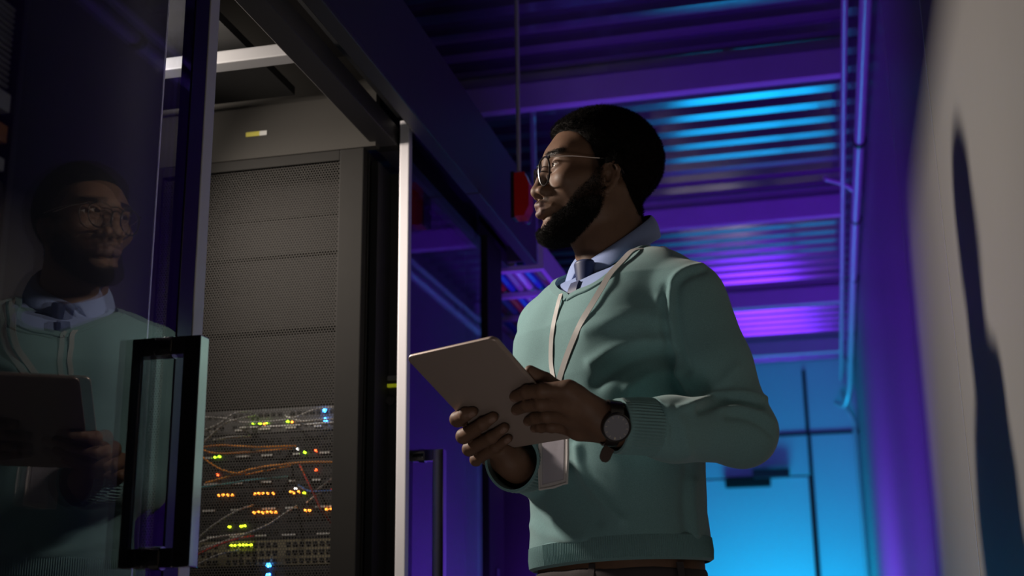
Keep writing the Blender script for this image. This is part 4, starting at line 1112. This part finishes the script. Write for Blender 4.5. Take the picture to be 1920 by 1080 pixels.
# ================================================================ WHAT HE WEARS AND HOLDS
# tablet
R3 = np.stack([TX, TY, TN])
def f_tab(p):
    q = (p-TC)@R3.T; c = .011; a = np.abs(q[:, :2])-np.array([TAB_W/2, TAB_H/2])+c
    d2 = np.linalg.norm(np.maximum(a, 0), axis=1)+np.minimum(a.max(1), 0)-c
    r = .0028; b = np.stack([d2+r, np.abs(q[:, 2])-TAB_T/2+r], 1)
    return np.linalg.norm(np.maximum(b, 0), axis=1)+np.minimum(b.max(1), 0)-r
pos, q = polygonise(f_tab, TC-.17, TC+.17, .0016)
M['tablet'] = mat('rose grey tablet back', (.33, .255, .22), .38, .35, bump=(500, .06, .0003))
tb = thing('tablet', 'grey-brown tablet computer held up in both of his hands, seen from its back', 'tablet', tuple(TC))
mesh_obj('shell', pos, q, M['tablet'], tb, TC)
mb = MB(); z0 = -TAB_T/2-.0003; a, b = TAB_W/2-.008, TAB_H/2-.012
P4 = [TC+TX*sx*a+TY*sy*b+TN*z0 for sx, sy in ((-1, -1), (1, -1), (1, 1), (-1, 1))]
mb.prism(P4, TN*.0012).build('screen', mat('dark screen', (.01, .01, .012), .08, emit=(.4, .5, .6), estr=.02), tb)
# eyeglasses
gl = thing('eyeglasses', 'round dark-framed eyeglasses with thin metal temples on his face', 'eyeglasses', tuple(HW(.09, 0, .03)))
M['frame'] = mat('dark spectacle frame', (.015, .012, .012), .2); M['temple'] = mat('metal temple', (.85, .70, .60), .4, .8)
for s in (-1, 1):
    c = HW(.1010, s*.0325, .0245); wrap = unit(hf*1+hl*s*.16+ez*.0-ez*.08); hx = unit(np.cross(ez, wrap)); vz = np.cross(wrap, hx)
    ring = []
    for k in range(40):
        t = 2*math.pi*k/40; cx_ = math.cos(t); sy_ = math.sin(t)
        rx = .0250; rz = .0235*(1.0+.10*(sy_ < 0)); wd = rx*(1-.13*(1-sy_)*.5)
        ring.append(c+hx*wd*np.sign(cx_)*abs(cx_)**.86+vz*rz*np.sign(sy_)*abs(sy_)**.9)
    MB().tube(ring, .00165, 8, closed=True).build('rim', M['frame'], gl, True)
    mb = MB(); vs_ = [mb.bm.verts.new(Vector(p)) for p in ring]; cc_ = mb.bm.verts.new(Vector(c+wrap*.0012))
    for k in range(40): mb.bm.faces.new((vs_[k], vs_[(k+1) % 40], cc_))
    mb.build('lens', M['lens'], gl, True)
    hinge = c+hx*s*.0245*(1 if hx@hl > 0 else -1)+vz*.0155
    hinge = HW(.0965, s*.0585, .0415)
    ear_ = HW(-.004, s*.0795, .0350)
    MB().tube([HW(.0985, s*.0545, .0405), hinge], .0022, 8).build('hinge_block', M['frame'], gl, True)
    MB().tube(catmull([hinge, HW(.06, s*.0705, .0405), HW(.025, s*.0765, .0375), HW(.012, s*.079, .0365)], 5), .0010, 8).build('temple', M['temple'], gl, True)
    MB().tube(catmull([HW(.014, s*.0788, .0366), ear_, HW(-.018, s*.0815, .027), HW(-.028, s*.0800, .010)], 5), .0018, 8).build('ear_tip', M['frame'], gl, True)
MB().tube(catmull([HW(.1035, .010, .0335), HW(.1065, 0, .0365), HW(.1035, -.010, .0335)], 6), .0014, 8).build('bridge', M['frame'], gl, True)
MB().tube(catmull([HW(.1030, .0135, .0425), HW(.1055, 0, .0450), HW(.1030, -.0135, .0425)], 6), .0011, 8).build('top_bar', M['frame'], gl, True)
# wristwatch on the near wrist
wc = T(1156, 802, 0); 
WA = WRL-axL*.000; d_ = ray(1156, 802)
tt_ = ((WA-CAM)@unit(WA-CAM)); 
wn = unit(-d_*.86-axL*.05+er*-.22+np.array([0, 0, -.12])); wn = unit(wn-axL*(wn@axL)*.7)
WC = CAM+d_*(np.linalg.norm(WRL-CAM)-.0285-.012)
wt = thing('wristwatch', 'round dark wristwatch with grey dial on the near wrist', 'watch', tuple(WC))
wu = unit(np.cross(wn, axL)); wv = np.cross(wn, wu)
def disc(mb, c, r, h0, h1, seg=48): return mb.tube([c+wn*h0, c+wn*h1], r, seg)
disc(MB(), WC, .0212, -.010, .0, 48).build('case', mat('watch case', (.012, .012, .013), .3, .4), wt, True)
rg = [WC+wn*.0002+(wu*math.cos(t)+wv*math.sin(t))*.0200 for t in np.linspace(0, 2*math.pi, 49)[:-1]]
MB().tube(rg, .0016, 8, closed=True).build('bezel', M['frame'], wt, True)
dl = disc(MB(), WC, .0184, -.001, .0006, 48).build('dial', mat('watch dial', (.17, .165, .19), .35), wt)
up_ = unit(ez-wn*(ez@wn)); rt_ = np.cross(up_, wn)
for k in range(12):
    t = k*math.pi/6+.1; e = up_*math.cos(t)+rt_*math.sin(t); s_ = np.cross(wn, e)
    a = WC+e*.0140+wn*.0007; b = WC+e*.0170+wn*.0007; w2 = s_*(.0004 if k != 6 else .0012)
    MB().prism([a-w2, a+w2, b+w2, b-w2], wn*.0003).build('hour_mark', mat('hour mark', (.45, .40, .32), .4) if k == 0 else bpy.data.materials['hour mark'], dl)
mb = MB(); ring = []
for k in range(40):
    t = 2*math.pi*k/40; cc2 = WC-wn*.0290
    ring.append(cc2+wn*math.cos(t)*.0280+wu*math.sin(t)*.0325)
pl = ring+[ring[0]]
nm = [unit(p-(WC-wn*.0290)) for p in pl]
MB().ribbon(pl[2:-2], .019, .0028, nm[2:-2]).build('strap', M['frame'], wt, True)
a = WC-wn*.018+np.sign(-(wu@ez))*wu*.033
dn = wu*np.sign(-(wu@ez))
MB().ribbon(catmull([a, a+dn*.010-axL*0+axL*.004, a+dn*.022+axL*.006], 4), [.016, .016, .0165, .017, .017, .0165, .016, .013, .006], .0028, [wn]*9).build('strap_end', M['leather'], wt, True)
# lanyard and badge
from mathutils.bvhtree import BVHTree
_me = sw.data; _v = np.empty(len(_me.vertices)*3, np.float32); _me.vertices.foreach_get('co', _v); _v = (_v.reshape(-1, 3)+M0*[1, 1, 0]).astype(np.float32)
BV = BVHTree.FromPolygons([tuple(a) for a in _v.tolist()], [tuple(p.vertices) for p in _me.polygons])
def on_sweater(x_, y_, out=.0015):
    d_ = ray(x_, y_); h_ = BV.ray_cast(Vector(CAM), Vector(d_))
    if h_[0] is not None: return np.array(h_[0])-d_*out
    d_ = ray(x_, y_); ts = np.linspace(1.6, 2.5, 900); v = sweater0(CAM+ts[:, None]*d_); k = np.argmax(v < 0)
    return CAM+ts[k]*d_-d_*out
ly = thing('badge_lanyard', 'grey neck lanyard with white badge holder hanging over the sweater', 'badge', tuple(on_sweater(1045, 712)-ez*.2))
lp = [(1064, 529), (1052, 551), (1043, 584), (1037, 612), (1033.5, 640), (1033, 680), (1038, 712)]
rp = [(1206, 452), (1188, 465), (1170, 484), (1156, 498), (1144, 513), (1129, 538), (1107, 575), (1089, 605), (1075, 636), (1061, 672), (1048, 712)]
for pl, w_, sd in ((lp, .0085, 1), (rp, .0105, -1)):
    Pn = [on_sweater(*p, .0035 if p[1] > 600 else .0075) for p in pl]
    if sd == 1: Pn = [Pn[0]-tf*.016+ez*.022-tl*.012]+Pn
    else:
        Pn = [TW(*NE[k])+tl*.004*(k < 8)-tf*.006*(k > 6)+ez*.006 for k in (9, 8, 7, 6, 5)]+Pn[4:]
    P3 = catmull(Pn, 4); e = 2e-3; nr = []
    for p in P3:
        P0 = np.array(p)[None]; g_ = np.array(BV.find_nearest(Vector(p))[1]); g_ = g_ if g_@(CAM-p) > 0 else -g_; nr.append(unit(unit(g_)+unit(CAM-P0[0])*.35))
    MB().ribbon(P3, w_, .0012, nr).build('strap', M['lanyard'], ly, True)
lo_ = on_sweater(1043, 712, .006); cl_ = V(1040, 806, -.135)
MB().ribbon(catmull([lo_, (lo_+cl_)/2+(-eb)*.006, cl_], 5), .010, .0016, [-eb]*11).build('strap_tail', M['lanyard'], ly, True)
B4 = [V(1011, 920, -.128), V(1064, 907, -.158), V(1066, 800, -.150), V(1010, 812, -.120)]
_cl = [on_sweater(*q_, .012) for q_ in ((1020, 960), (1062, 900), (1060, 830))]; print('badge depths', [float(np.dot(a_*[1, 1, 0], eb)-R0) for a_ in _cl])
bn = unit(np.cross(B4[1]-B4[0], B4[3]-B4[0])); bn = bn if bn@(CAM-B4[0]) > 0 else -bn
def lerp4(u_, v_): return (B4[0]*(1-u_)+B4[1]*u_)*(1-v_)+(B4[3]*(1-u_)+B4[2]*u_)*v_
def quad(u0, v0, u1, v1, o0, o1, m_, nm, par, mb=None): return MB().prism([lerp4(u0, v0)+bn*o0, lerp4(u1, v0)+bn*o0, lerp4(u1, v1)+bn*o0, lerp4(u0, v1)+bn*o0], bn*(o1-o0)).build(nm, m_, par)
M['badge'] = mat('badge holder plastic', (.50, .47, .46), .35)
hb = quad(0, 0, 1, 1, -.002, .0, M['badge'], 'holder', ly)
mb = MB()
MB().tube([lerp4(*p) for p in [(.02, .02), (.5, .0), (.98, .02), (1.0, .5), (.98, .98), (.5, 1), (.02, .98), (0, .5)]], .0022, 8, closed=True).build('rim', M['badge'], ly, True)
quad(.14, .10, .86, .97, .0002, .0006, mat('white paper card', (.62, .58, .60), .6), 'card', hb)
quad(.12, .08, .88, .985, .0008, .0012, M['clear'], 'window', hb)
